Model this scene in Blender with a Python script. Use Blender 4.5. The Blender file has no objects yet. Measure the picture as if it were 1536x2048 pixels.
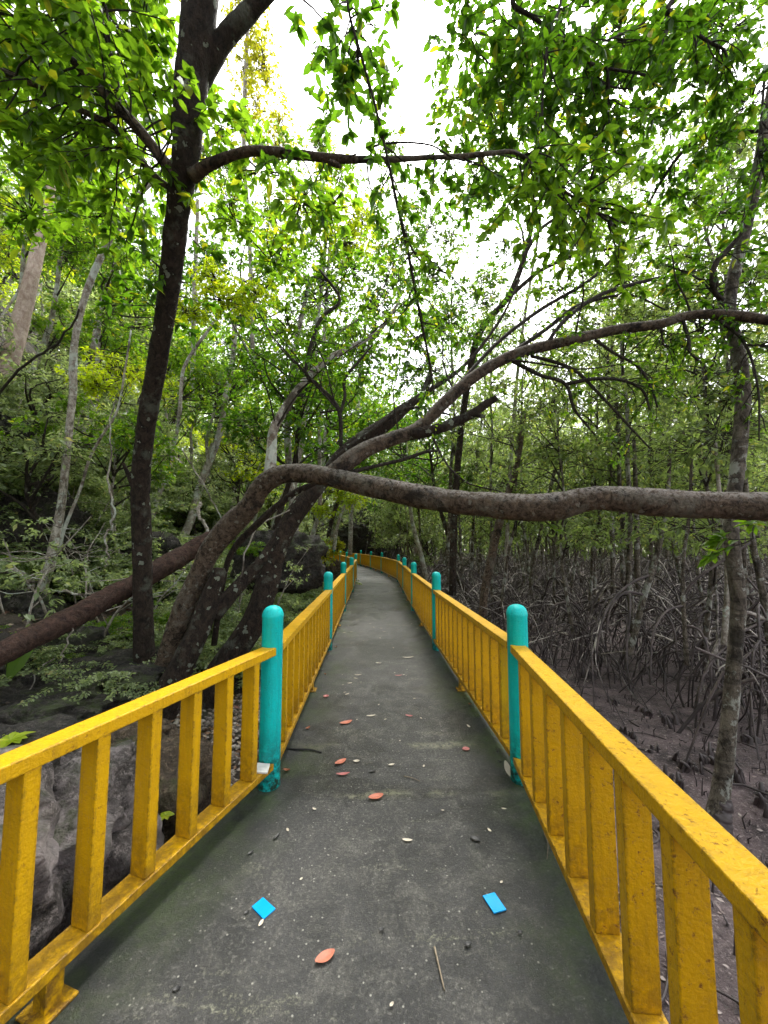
import bpy, math, random
import numpy as np
from mathutils import Vector

R = math.radians
rng = np.random.default_rng(11)
random.seed(5)
scene = bpy.context.scene
C = scene.collection

# ------------------------------------------------------------------ camera
F_PX, W_PX, H_PX = 780.0, 1536.0, 2048.0
PITCH, CAM_Z = R(4.8), 1.6
cam_d = bpy.data.cameras.new("camera")
cam_d.sensor_fit = 'HORIZONTAL'
cam_d.sensor_width = 36.0
cam_d.lens = F_PX / W_PX * 36.0
cam_d.clip_start, cam_d.clip_end = 0.05, 1500
cam = bpy.data.objects.new("camera", cam_d)
C.objects.link(cam)
cam.location = (0, 0, CAM_Z)
cam.rotation_euler = (R(90) + PITCH, 0, 0)
scene.camera = cam

# ------------------------------------------------------------------ world, sun, exposure
SUN_EL, SUN_AZ = R(58), R(20)           # azimuth measured from +Y towards +X
world = bpy.data.worlds.new("World")
scene.world = world
world.use_nodes = True
wn, wl = world.node_tree.nodes, world.node_tree.links
wn.clear()
w_out = wn.new("ShaderNodeOutputWorld")
w_bg = wn.new("ShaderNodeBackground")
w_sky = wn.new("ShaderNodeTexSky")
w_sky.sky_type = 'NISHITA'
w_sky.sun_disc = False
w_sky.sun_elevation = SUN_EL
w_sky.sun_rotation = SUN_AZ
w_sky.dust_density = 3.0
w_hsv = wn.new("ShaderNodeHueSaturation")
w_hsv.inputs["Saturation"].default_value = 0.16
w_bg.inputs["Strength"].default_value = 0.15
wl.new(w_sky.outputs[0], w_hsv.inputs["Color"])
wl.new(w_hsv.outputs[0], w_bg.inputs["Color"])
wl.new(w_bg.outputs[0], w_out.inputs[0])
sun_d = bpy.data.lights.new("sun", 'SUN')
sun_d.energy = 1.5
sun_d.angle = R(14)
sun_d.color = (1.0, 0.96, 0.88)
sun = bpy.data.objects.new("sun", sun_d)
C.objects.link(sun)
sv = Vector((math.sin(SUN_AZ) * math.cos(SUN_EL), math.cos(SUN_AZ) * math.cos(SUN_EL), math.sin(SUN_EL)))
sun.rotation_euler = sv.to_track_quat('Z', 'Y').to_euler()
sun.location = (0, 0, 30)
scene.view_settings.view_transform = 'Standard'
scene.view_settings.look = 'None'
scene.view_settings.gamma = 1.0
scene.view_settings.exposure = 2.15
cy = scene.cycles
cy.max_bounces, cy.diffuse_bounces, cy.glossy_bounces = 8, 4, 2
cy.transmission_bounces, cy.transparent_max_bounces = 4, 2
cy.caustics_reflective = cy.caustics_refractive = False
cy.sample_clamp_indirect = 4.0
cy.use_denoising = True
cy.use_adaptive_sampling = True
cy.adaptive_threshold = 0.02

# ------------------------------------------------------------------ helpers: pixels of the photograph to points in the place
_cp, _sp = math.cos(PITCH), math.sin(PITCH)
def P(px, py, Y):
    u, v = (px - W_PX / 2) / F_PX, (H_PX / 2 - py) / F_PX
    k = Y / (_cp - v * _sp)
    return np.array([u * k, Y, CAM_Z + (_sp + v * _cp) * k])
def G(px, py, z=0.0):
    u, v = (px - W_PX / 2) / F_PX, (H_PX / 2 - py) / F_PX
    s = (_sp + v * _cp)
    k = (z - CAM_Z) / s
    return np.array([u * k, (_cp - v * _sp) * k, z])
def pxw(w, p):       # a width in pixels at point p -> radius in metres
    depth = p[1] * _cp + (p[2] - CAM_Z) * _sp
    return 0.5 * w * depth / F_PX

# ------------------------------------------------------------------ helpers: numpy noise
def _hash(ix, iy, iz, seed):
    h = (ix.astype(np.int64) * 374761393 + iy.astype(np.int64) * 668265263 + iz.astype(np.int64) * 2147483647 + seed * 1274126177) & 0xffffffff
    h = ((h ^ (h >> 13)) * 1274126177) & 0xffffffff
    h = (h ^ (h >> 16)) & 0xffff
    return h / 65535.0
def noise3(p, seed=0):
    p = np.asarray(p, float)
    i = np.floor(p); f = p - i; f = f * f * (3 - 2 * f)
    out = 0
    for dx in (0, 1):
        for dy in (0, 1):
            for dz in (0, 1):
                w = (f[..., 0] if dx else 1 - f[..., 0]) * (f[..., 1] if dy else 1 - f[..., 1]) * (f[..., 2] if dz else 1 - f[..., 2])
                out = out + w * _hash(i[..., 0] + dx, i[..., 1] + dy, i[..., 2] + dz, seed)
    return out * 2 - 1
def fbm(p, octaves=4, seed=0, ridge=False):
    p = np.asarray(p, float); a, s, t = 1.0, 0.0, 0.0
    for o in range(octaves):
        n = noise3(p, seed + o)
        if ridge: n = 1 - 2 * np.abs(n)
        s = s + a * n; t += a; a *= 0.5; p = p * 2.03 + 7.1
    return s / t

# ------------------------------------------------------------------ helpers: mesh building
class MB:
    def __init__(s): s.v, s.f, s.n, s.att = [], {3: [], 4: []}, 0, []
    def add(s, v, f3=None, f4=None):
        v = np.asarray(v, float).reshape(-1, 3)
        if f3 is not None and len(f3): s.f[3].append(np.asarray(f3, int) + s.n)
        if f4 is not None and len(f4): s.f[4].append(np.asarray(f4, int) + s.n)
        s.v.append(v); s.n += len(v)
    def mesh(s, name, mat, smooth=False):
        me = bpy.data.meshes.new(name)
        v = np.concatenate(s.v).astype(np.float32) if s.v else np.zeros((0, 3), np.float32)
        loops, tot = [], []
        for k in (3, 4):
            if s.f[k]:
                a = np.concatenate(s.f[k]); loops.append(a.ravel()); tot.append(np.full(len(a), k))
        loops = np.concatenate(loops).astype(np.int32); tot = np.concatenate(tot).astype(np.int32)
        me.vertices.add(len(v)); me.vertices.foreach_set('co', v.ravel())
        me.loops.add(len(loops)); me.loops.foreach_set('vertex_index', loops)
        me.polygons.add(len(tot))
        st = np.zeros(len(tot), np.int32); st[1:] = np.cumsum(tot)[:-1]
        me.polygons.foreach_set('loop_start', st); me.polygons.foreach_set('loop_total', tot)
        me.polygons.foreach_set('use_smooth', np.full(len(tot), bool(smooth)))
        me.update(calc_edges=True); me.validate()
        if mat is not None: me.materials.append(mat)
        return me
    def build(s, name, mat, parent=None, smooth=False, bevel=0):
        return link(name, s.mesh(name, mat, smooth), parent, bevel)
    # shapes
    def box(s, c, ax, ay, az):          # centre, half axes
        c, ax, ay, az = (np.asarray(q, float) for q in (c, ax, ay, az))
        v = [c + i * ax + j * ay + k * az for k in (-1, 1) for j in (-1, 1) for i in (-1, 1)]
        s.add(v, f4=[(0, 2, 3, 1), (4, 5, 7, 6), (0, 1, 5, 4), (2, 6, 7, 3), (0, 4, 6, 2), (1, 3, 7, 5)])
    def tube(s, pts, rad, n=8, rough=0.0, seed=0, cap=True, flare=None):
        pts = np.asarray(pts, float); m = len(pts)
        rad = np.asarray(rad, float) * np.ones(m)
        t = np.gradient(pts, axis=0); t /= np.linalg.norm(t, axis=1)[:, None] + 1e-9
        ref = np.array([1.0, 0, 0]) if abs(t[0][0]) < 0.8 else np.array([0, 1.0, 0])
        a = np.cross(t[0], ref); a /= np.linalg.norm(a)
        A = []
        for i in range(m):
            a = a - t[i] * np.dot(a, t[i]); a /= np.linalg.norm(a) + 1e-9; A.append(a)
        A = np.array(A); B = np.cross(t, A)
        th = np.arange(n) / n * 2 * math.pi
        ring = np.cos(th)[None, :, None] * A[:, None] + np.sin(th)[None, :, None] * B[:, None]
        rr = rad[:, None] * np.ones((m, n))
        if rough:
            q = pts[:, None] + ring * rad[:, None, None]
            sc = 0.9 / max(rad.mean(), 1e-3)
            nz = fbm(q * sc * 0.35 + seed, 2, seed) * 0.7 + noise3(q * sc * 1.1 + seed, seed + 9) * 0.4
            if n >= 30: nz = nz + 0.45 * fbm(q * 38 + seed, 3, seed + 3) + .35 * fbm(q * 14 + seed, 2, seed + 4, True)
            rr = rr * (1 + rough * (nz - nz.mean()))
        v = pts[:, None] + ring * rr[..., None]
        v = v.reshape(-1, 3)
        i = np.arange(m - 1)[:, None] * n; j = np.arange(n)[None]
        j2 = (j + 1) % n
        f = np.stack([i + j, i + j2, i + n + j2, i + n + j], -1).reshape(-1, 4)
        s.add(v, f4=f)
        if cap:
            s.add([pts[0], pts[-1]] , None, None)
            c0, c1 = s.n - 2, s.n - 1
            b = s.n - 2 - m * n
            f3 = [(c0 , b + (k + 1) % n, b + k) for k in range(n)] + [(c1, b + (m - 1) * n + k, b + (m - 1) * n + (k + 1) % n) for k in range(n)]
            s.f[3].append(np.asarray(f3, int))

def link(name, me, parent=None, bevel=0):
    o = bpy.data.objects.new(name, me); C.objects.link(o)
    if parent is not None: o.parent = parent
    if bevel:
        m = o.modifiers.new("bevel", 'BEVEL'); m.width = bevel; m.segments = 2; m.limit_method = 'ANGLE'
    return o
def tag(o, label=None, cat=None, group=None, kind=None):
    if label: o['label'] = label
    if cat: o['category'] = cat
    if group: o['group'] = group
    if kind: o['kind'] = kind
    return o
def empty(name, loc=(0, 0, 0), rz=0.0, sc=1.0):
    o = bpy.data.objects.new(name, None); C.objects.link(o)
    o.location = Vector([float(q) for q in loc]); o.rotation_euler = (0, 0, rz); o.scale = (sc, sc, sc)
    o.empty_display_size = 0.2
    return o
def smooth_path(pts, sub=5):
    pts = np.asarray(pts, float); out = []
    p = np.vstack([2 * pts[0] - pts[1], pts, 2 * pts[-1] - pts[-2]])
    for i in range(1, len(p) - 2):
        for k in range(sub):
            t = k / sub
            out.append(0.5 * ((2 * p[i]) + (-p[i-1] + p[i+1]) * t + (2*p[i-1] - 5*p[i] + 4*p[i+1] - p[i+2]) * t * t + (-p[i-1] + 3*p[i] - 3*p[i+1] + p[i+2]) * t ** 3))
    out.append(p[-2])
    return np.array(out)
def limb_pts(spec, sub=5):            # (px, py, depth, width px)
    p = [P(a, b, c) for a, b, c, _ in spec]
    uv = np.array([((s[0] - W_PX / 2) / F_PX, (H_PX / 2 - s[1]) / F_PX) for s in spec]); tg = unit(np.gradient(uv, axis=0))
    off = uv[:, 0] * tg[:, 1] - uv[:, 1] * tg[:, 0]         # wide angle stretch across the limb
    r = [pxw(s[3], q) * 0.95 / math.sqrt(1 + min(abs(k), 1.0) ** 2) for s, q, k in zip(spec, p, off)]
    q = smooth_path(np.column_stack([np.array(p), r]), sub)
    return q[:, :3], np.maximum(q[:, 3], 0.002)
def limb(mb, spec, n=10, rough=0.12, seed=0, sub=5):
    p, r = limb_pts(spec, sub); mb.tube(p, r, n, rough, seed); return p, r
def unit(v): return v / (np.linalg.norm(v, axis=-1, keepdims=True) + 1e-9)

# leaves, vectorised
def leaves(mb, pos, axis, nrm, L, W, hi=False, droop=0.15):
    pos, axis = np.asarray(pos, float), unit(np.asarray(axis, float))
    nrm = unit(nrm - axis * np.sum(nrm * axis, 1, keepdims=True)); side = np.cross(axis, nrm)
    N = len(pos); L = (np.ones(N) * L)[:, None]; W = (np.ones(N) * W)[:, None]
    dn = np.zeros((N, 3)); dn[:, 2] = -1
    def pt(t, w, h=0.0): return pos + axis * L * t + side * W * w + nrm * W * h + dn * L * droop * t * t
    if hi:
        V = np.stack([pt(0, 0), pt(.3, 0), pt(.68, 0), pt(1.0, 0), pt(.28, .46, .12), pt(.62, .44, .12), pt(.28, -.46, .12), pt(.62, -.44, .12), pt(.86, .2, .05), pt(.86, -.2, .05)], 1)
        f3 = np.array([(0, 4, 1), (0, 1, 6), (2, 8, 3), (2, 3, 9), (2, 5, 8), (2, 9, 7)]); f4 = np.array([(1, 4, 5, 2), (1, 2, 7, 6)])
        k = 10
    else:
        V = np.stack([pt(0, 0), pt(.45, .5, .1), pt(1, 0), pt(.45, -.5, .1)], 1)
        f3 = np.array([(0, 1, 2), (0, 2, 3)]); f4 = None; k = 4
    b = (np.arange(N) * k)[:, None, None]
    mb.add(V.reshape(-1, 3), (f3[None] + b).reshape(-1, 3), None if f4 is None else (f4[None] + b).reshape(-1, 4))
def rand_dirs(n, r=rng):
    return unit(r.normal(size=(n, 3)))
def cloud(mb, c, rad, ncl, per, L, hi=False, spread=None, r=rng, twigs=None, flat=0.6, droop=0.2, root=None):
    """leaf clusters in an uneven ellipsoid: each cluster is a whorl round the end of a twig"""
    c = np.asarray(c, float); rad = np.asarray(rad, float) * np.ones(3)
    d = rand_dirs(ncl, r) * (r.random((ncl, 1)) ** 0.45)
    d *= 1 + 0.35 * noise3(d * 2.3 + c, 3)[:, None]
    cc = c + d * rad
    tw = unit(d + r.normal(size=(ncl, 3)) * 0.6 + np.array([0, 0, -0.1]))
    sp = spread if spread is not None else L * 1.1
    pos = np.repeat(cc, per, 0); T = np.repeat(tw, per, 0)
    n = len(pos)
    t = r.random((n, 1)) * -1.0
    pos = pos + T * t * sp + r.normal(size=(n, 3)) * sp * 0.25
    ax = rand_dirs(n, r); ax = unit(ax - T * np.sum(ax * T, 1, keepdims=True) * 0.8 + T * 0.55); ax[:, 2] = ax[:, 2] * flat - 0.12
    nr = np.array([0, 0, 1.0]) + r.normal(size=(n, 3)) * 0.45
    LL = L * r.uniform(0.45, 1.3, n)
    leaves(mb, pos, ax, nr, LL, LL * r.uniform(0.44, 0.58, n), hi, droop)
    if twigs is not None:
        o = c if root is None else np.asarray(root, float)
        for i in range(ncl):
            a, b = o + (cc[i] - o) * (0.0 if root is not None else 0.15), cc[i]
            mid = (a + b) / 2 + r.normal(size=3) * 0.12 * np.linalg.norm(b - a) + np.array([0, 0, 0.06 * np.linalg.norm(b - a)])
            q = smooth_path([a, mid, b], 4)
            w = 0.005 + 0.004 * np.linalg.norm(b - a)
            twigs.tube(q, np.linspace(w, 0.003, len(q)), 4, 0, 0, False)
    return cc

# ------------------------------------------------------------------ materials
def new_mat(name):
    m = bpy.data.materials.new(name); m.use_nodes = True
    nt = m.node_tree; b = nt.nodes["Principled BSDF"]
    return m, nt, b
def N(nt, t, **kw):
    n = nt.nodes.new(t)
    for k, v in kw.items():
        if k in n.inputs: n.inputs[k].default_value = v
        else: setattr(n, k, v)
    return n
def lk(nt, a, b): nt.links.new(a, b)
def col4(c): return (c[0], c[1], c[2], 1)
def noise_fac(nt, scale, detail=4, rough=0.6, lo=0.4, hi=0.6, vec=None, dist=0.0):
    n = N(nt, "ShaderNodeTexNoise"); n.inputs["Scale"].default_value = scale; n.inputs["Detail"].default_value = detail
    n.inputs["Roughness"].default_value = rough; n.inputs["Distortion"].default_value = dist
    if vec is not None: lk(nt, vec, n.inputs["Vector"])
    m = N(nt, "ShaderNodeMapRange"); m.inputs["From Min"].default_value = lo; m.inputs["From Max"].default_value = hi
    lk(nt, n.outputs["Fac"], m.inputs["Value"])
    return m.outputs[0]
def mix(nt, fac, a, b, mode='MIX'):
    m = N(nt, "ShaderNodeMix"); m.data_type = 'RGBA'; m.blend_type = mode; m.clamp_factor = True
    for sock, val in ((m.inputs[0], fac), (m.inputs[6], a), (m.inputs[7], b)):
        if isinstance(val, (int, float)): sock.default_value = val
        elif isinstance(val, tuple): sock.default_value = col4(val)
        else: lk(nt, val, sock)
    return m.outputs[2]
def math_(nt, op, a, b=0.0, clamp=False):
    m = N(nt, "ShaderNodeMath"); m.operation = op; m.use_clamp = clamp
    for sock, val in ((m.inputs[0], a), (m.inputs[1], b)):
        if isinstance(val, (int, float)): sock.default_value = val
        else: lk(nt, val, sock)
    return m.outputs[0]
def bump(nt, b, height, strength=0.5, dist=0.01):
    n = N(nt, "ShaderNodeBump"); n.inputs["Strength"].default_value = strength; n.inputs["Distance"].default_value = dist
    lk(nt, height, n.inputs["Height"]); lk(nt, n.outputs[0], b.inputs["Normal"])
def world_pos(nt): return N(nt, "ShaderNodeNewGeometry").outputs["Position"]
def obj_pos(nt): return N(nt, "ShaderNodeTexCoord").outputs["Object"]

def leaf_mat(name, dark, light, odd, tr, rough=0.36, fac=0.5, scale=0.5):
    m, nt, b = new_mat(name)
    g = N(nt, "ShaderNodeNewGeometry")
    ramp = N(nt, "ShaderNodeValToRGB"); ramp.color_ramp.elements[0].color = col4(dark); ramp.color_ramp.elements[1].color = col4(light)
    ramp.color_ramp.elements[1].position = 0.93
    e = ramp.color_ramp.elements.new(0.985); e.color = col4(odd)
    lk(nt, g.outputs["Random Per Island"], ramp.inputs[0])
    nz = noise_fac(nt, scale, 3, 0.6, 0.35, 0.65, g.outputs["Position"])
    c = mix(nt, math_(nt, 'MULTIPLY', nz, 0.5), ramp.outputs[0], light)
    lk(nt, c, b.inputs["Base Color"]); b.inputs["Roughness"].default_value = rough
    b.inputs["Specular IOR Level"].default_value = 0.45
    t = N(nt, "ShaderNodeBsdfTranslucent")
    tc = mix(nt, 1.0, c, tr, 'MULTIPLY'); 
    lk(nt, tc, t.inputs["Color"])
    ms = N(nt, "ShaderNodeMixShader"); ms.inputs[0].default_value = fac
    lk(nt, b.outputs[0], ms.inputs[1]); lk(nt, t.outputs[0], ms.inputs[2])
    lk(nt, ms.outputs[0], nt.nodes["Material Output"].inputs[0])
    return m
LF = {
    'deep':  leaf_mat("leaf_deep", (.018, .056, .009), (.058, .130, .012), (.20, .19, .02), (3.2, 3.1, 1.0)),
    'mid':   leaf_mat("leaf_mid", (.030, .078, .011), (.105, .200, .018), (.28, .28, .03), (3.0, 2.8, 1.0)),
    'lime':  leaf_mat("leaf_lime", (.17, .26, .012), (.32, .40, .02), (.46, .38, .03), (2.4, 2.3, 1.0)),
    'gold':  leaf_mat("leaf_gold", (.20, .25, .012), (.40, .38, .02), (.45, .32, .04), (2.1, 2.1, 1.0)),
    'dull':  leaf_mat("leaf_dull", (.040, .075, .026), (.260, .320, .170), (.32, .28, .12), (2.1, 2.1, 1.2)),
    'mangrove': leaf_mat("leaf_mangrove", (.050, .085, .032), (.185, .245, .105), (.32, .30, .10), (2.5, 2.5, 1.2)),
}
def bark_mat(name, c1, c2, lichen, lich_amt=0.5, scale=1.0, bands=0.0, stretch=0.35, bstr=0.7, top=0.0, blot=0.0):
    m, nt, b = new_mat(name)
    mp = N(nt, "ShaderNodeMapping"); mp.inputs["Scale"].default_value = (1, 1, stretch)
    lk(nt, obj_pos(nt), mp.inputs["Vector"])
    v = mp.outputs[0]
    n1 = noise_fac(nt, 16 * scale, 8, 0.78, 0.38, 0.62, v, 0.5)
    base = mix(nt, n1, c1, c2)
    n2 = noise_fac(nt, 3.2 * scale, 5, 0.7, 0.55 , 0.68, obj_pos(nt))
    base = mix(nt, math_(nt, 'MULTIPLY', n2, lich_amt * 0.6), base, tuple(q * 0.75 for q in lichen))
    vo = N(nt, "ShaderNodeTexVoronoi"); vo.inputs["Scale"].default_value = 13 * scale; vo.inputs["Randomness"].default_value = 1.0
    nd = N(nt, "ShaderNodeTexNoise"); nd.inputs["Scale"].default_value = 30 * scale
    va = N(nt, "ShaderNodeMix"); va.data_type = 'VECTOR'; va.inputs[0].default_value = 0.06
    lk(nt, obj_pos(nt), nd.inputs["Vector"]); lk(nt, obj_pos(nt), va.inputs[4]); lk(nt, nd.outputs["Color"], va.inputs[5])
    lk(nt, va.outputs[1], vo.inputs["Vector"])
    wn_ = N(nt, "ShaderNodeSeparateColor"); lk(nt, vo.outputs["Color"], wn_.inputs[0])
    thr = math_(nt, 'MULTIPLY', math_(nt, 'POWER', wn_.outputs[0], 3.0), 0.38)
    spot = math_(nt, 'LESS_THAN', vo.outputs["Distance"], thr)
    base = mix(nt, math_(nt, 'MULTIPLY', spot, lich_amt), base, lichen)
    if bands:
        sx = N(nt, "ShaderNodeMapping"); sx.inputs["Scale"].default_value = (1.5, 1.5, 9); lk(nt, obj_pos(nt), sx.inputs["Vector"])
        nb = noise_fac(nt, 1.6, 3, 0.6, 0.5, 0.62, sx.outputs[0])
        base = mix(nt, math_(nt, 'MULTIPLY', nb, bands), base, tuple(q * 0.35 for q in c1))
    if blot:
        pb = noise_fac(nt, 2.3, 7, 0.7, 0.53, 0.57, obj_pos(nt), 0.4)
        base = mix(nt, math_(nt, 'MULTIPLY', pb, blot), base, lichen)
        pd = noise_fac(nt, 3.1, 7, 0.7, 0.55, 0.60, mp.outputs[0], 0.4)
        base = mix(nt, math_(nt, 'MULTIPLY', pd, 0.8), base, tuple(q * 0.4 for q in c1))
    if top:          # crustose lichen on the weathered upper side, paler to paint in light on top
        g = N(nt, "ShaderNodeNewGeometry"); sz = N(nt, "ShaderNodeSeparateXYZ"); lk(nt, g.outputs["Normal"], sz.inputs[0])
        upf = N(nt, "ShaderNodeMapRange"); upf.inputs["From Min"].default_value = 0.15; upf.inputs["From Max"].default_value = 0.85; lk(nt, sz.outputs[2], upf.inputs["Value"])
        base = mix(nt, math_(nt, 'MULTIPLY', math_(nt, 'MULTIPLY', upf.outputs[0], noise_fac(nt, 30, 8, 0.85, 0.44, 0.54, obj_pos(nt))), top), base, (.56, .50, .46))
    lk(nt, base, b.inputs["Base Color"]); b.inputs["Roughness"].default_value = 0.85
    b.inputs["Specular IOR Level"].default_value = 0.3
    h = math_(nt, 'ADD', n1, noise_fac(nt, 45 * scale, 4, 0.7, 0.3, 0.7, v))
    bump(nt, b, h, min(1, bstr * 1.3), 0.03)
    return m
BK = {
    'dark': bark_mat("bark_dark", (.014, .010, .008), (.080, .055, .042), (.36, .40, .32), 0.85, 1.0, 0, .6, 1.0),
    'arch': bark_mat("bark_arch", (.030, .020, .015), (.26, .185, .13), (.36, .34, .28), 0.7, 1.3, 0, .9, 1.0, 0.95, 0.35),
    'log':  bark_mat("bark_log", (.040, .022, .018), (.140, .075, .055), (.20, .16, .12), 0.15, 1.0, 0, 1.0, 1.0),
    'pale': bark_mat("bark_pale", (.17, .13, .10), (.58, .54, .48), (.64, .72, .66), 0.8, 1.0, 0.35, 0.5, 0.5, 0, 0.6),
    'pink': bark_mat("bark_pink", (.33, .23, .19), (.62, .50, .43), (.60, .56, .48), 0.4, 0.7, 0.2, 0.5, 0.35),
    'mangrove': bark_mat("bark_mangrove", (.050, .038, .028), (.27, .23, .18), (.52, .54, .48), 0.6, 1.0, 0.6, 0.5, 0.7, 0, 0.75),
    'twig': bark_mat("bark_twig", (.025, .019, .016), (.075, .060, .048), (.2, .2, .17), 0.2),
}
def root_mat():
    m, nt, b = new_mat("prop_root_bark")
    n1 = noise_fac(nt, 5, 5, 0.7, 0.42, 0.60, world_pos(nt))
    gi = N(nt, "ShaderNodeNewGeometry"); pale = math_(nt, 'GREATER_THAN', gi.outputs["Random Per Island"], 0.62)
    tone = mix(nt, pale, (.105, .082, .078), (.50, .45, .41))
    base = mix(nt, n1, (.040, .030, .030), tone)
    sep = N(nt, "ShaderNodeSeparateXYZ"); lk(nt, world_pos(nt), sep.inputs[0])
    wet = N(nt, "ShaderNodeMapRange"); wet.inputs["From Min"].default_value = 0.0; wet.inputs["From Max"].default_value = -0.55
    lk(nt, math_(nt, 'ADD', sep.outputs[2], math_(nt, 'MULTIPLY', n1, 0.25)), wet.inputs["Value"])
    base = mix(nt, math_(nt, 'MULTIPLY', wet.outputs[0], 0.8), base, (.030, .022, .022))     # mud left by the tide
    lk(nt, base, b.inputs["Base Color"]); b.inputs["Roughness"].default_value = 0.7
    bump(nt, b, noise_fac(nt, 60, 3), 0.3, 0.005)
    return m
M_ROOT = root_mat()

def paint_mat(name, c, rust, grime_amt, speck, low=None, lowz=(0.1, 0.5), lowcol=(.02, .03, .02), chips=0.7):
    m, nt, b = new_mat(name)
    wp = world_pos(nt)
    n1 = noise_fac(nt, 6, 5, 0.65, 0.3, 0.75, wp)
    base = mix(nt, math_(nt, 'MULTIPLY', n1, 0.45), c, tuple(q * 0.62 for q in c))
    mps = N(nt, "ShaderNodeMapping"); mps.inputs["Scale"].default_value = (26, 26, 1.6); lk(nt, wp, mps.inputs["Vector"])
    stk = noise_fac(nt, 1.0, 6, 0.75, 0.50, 0.66, mps.outputs[0])
    base = mix(nt, math_(nt, 'MULTIPLY', stk, 0.38), base, tuple(q * 0.42 + .01 for q in c))
    n2 = noise_fac(nt, 46, 6, 0.8, 0.57, 0.66, wp)
    big = noise_fac(nt, 4.5, 4, 0.7, 0.40, 0.60, wp)
    base = mix(nt, math_(nt, 'MULTIPLY', math_(nt, 'MULTIPLY', n2, big), speck), base, rust)
    if low:
        sep = N(nt, "ShaderNodeSeparateXYZ"); lk(nt, wp, sep.inputs[0])
        mr = N(nt, "ShaderNodeMapRange"); mr.inputs["From Min"].default_value = lowz[1]; mr.inputs["From Max"].default_value = lowz[0]
        lk(nt, math_(nt, 'ADD', sep.outputs[2], math_(nt, 'MULTIPLY', noise_fac(nt, 11, 5, 0.7, 0.25, 0.75, wp), 0.16)), mr.inputs["Value"])
        nn = noise_fac(nt, 26, 5, 0.75, 0.34, 0.56, wp)
        base = mix(nt, math_(nt, 'MULTIPLY', math_(nt, 'MULTIPLY', mr.outputs[0], nn), low), base, lowcol)
    bv = N(nt, "ShaderNodeBevel"); bv.samples = 4; bv.inputs["Radius"].default_value = 0.016
    gg = N(nt, "ShaderNodeNewGeometry"); dt = N(nt, "ShaderNodeVectorMath"); dt.operation = 'DOT_PRODUCT'
    lk(nt, bv.outputs[0], dt.inputs[0]); lk(nt, gg.outputs["Normal"], dt.inputs[1])
    ed = N(nt, "ShaderNodeMapRange"); ed.inputs["From Min"].default_value = 0.997; ed.inputs["From Max"].default_value = 0.95; lk(nt, dt.outputs["Value"], ed.inputs["Value"])
    chip = math_(nt, 'MULTIPLY', ed.outputs[0], noise_fac(nt, 30, 6, 0.85, 0.49, 0.54, wp))
    base = mix(nt, math_(nt, 'MULTIPLY', chip, chips), base, (.05, .028, .012))
    lk(nt, base, b.inputs["Base Color"])
    b.inputs["Specular IOR Level"].default_value = 0.32
    rr = math_(nt, 'ADD', math_(nt, 'MULTIPLY', n1, 0.2), 0.36); lk(nt, rr, b.inputs["Roughness"])
    h = math_(nt, 'ADD', math_(nt, 'MULTIPLY', noise_fac(nt, 70, 3, 0.6, 0.3, 0.7, wp), 0.5), math_(nt, 'MULTIPLY', n2, -0.8))
    bump(nt, b, h, 0.5, 0.006)
    return m
M_YEL = paint_mat("yellow_paint", (.68, .375, .001), (.26, .09, .010), 1, 0.85, 0.95, (0.08, 0.55), (.13, .065, .012))
M_YEL2 = paint_mat("rust_speckled_yellow_paint", (.68, .375, .001), (.22, .075, .008), 1, 1.6, 0.95, (0.08, 0.55), (.13, .065, .012))
M_TEAL = paint_mat("turquoise_paint", (.002, .56, .55), (.01, .22, .20), 1, 0.8, 1.0, (0.15, 0.46), (.008, .032, .020))

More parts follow.
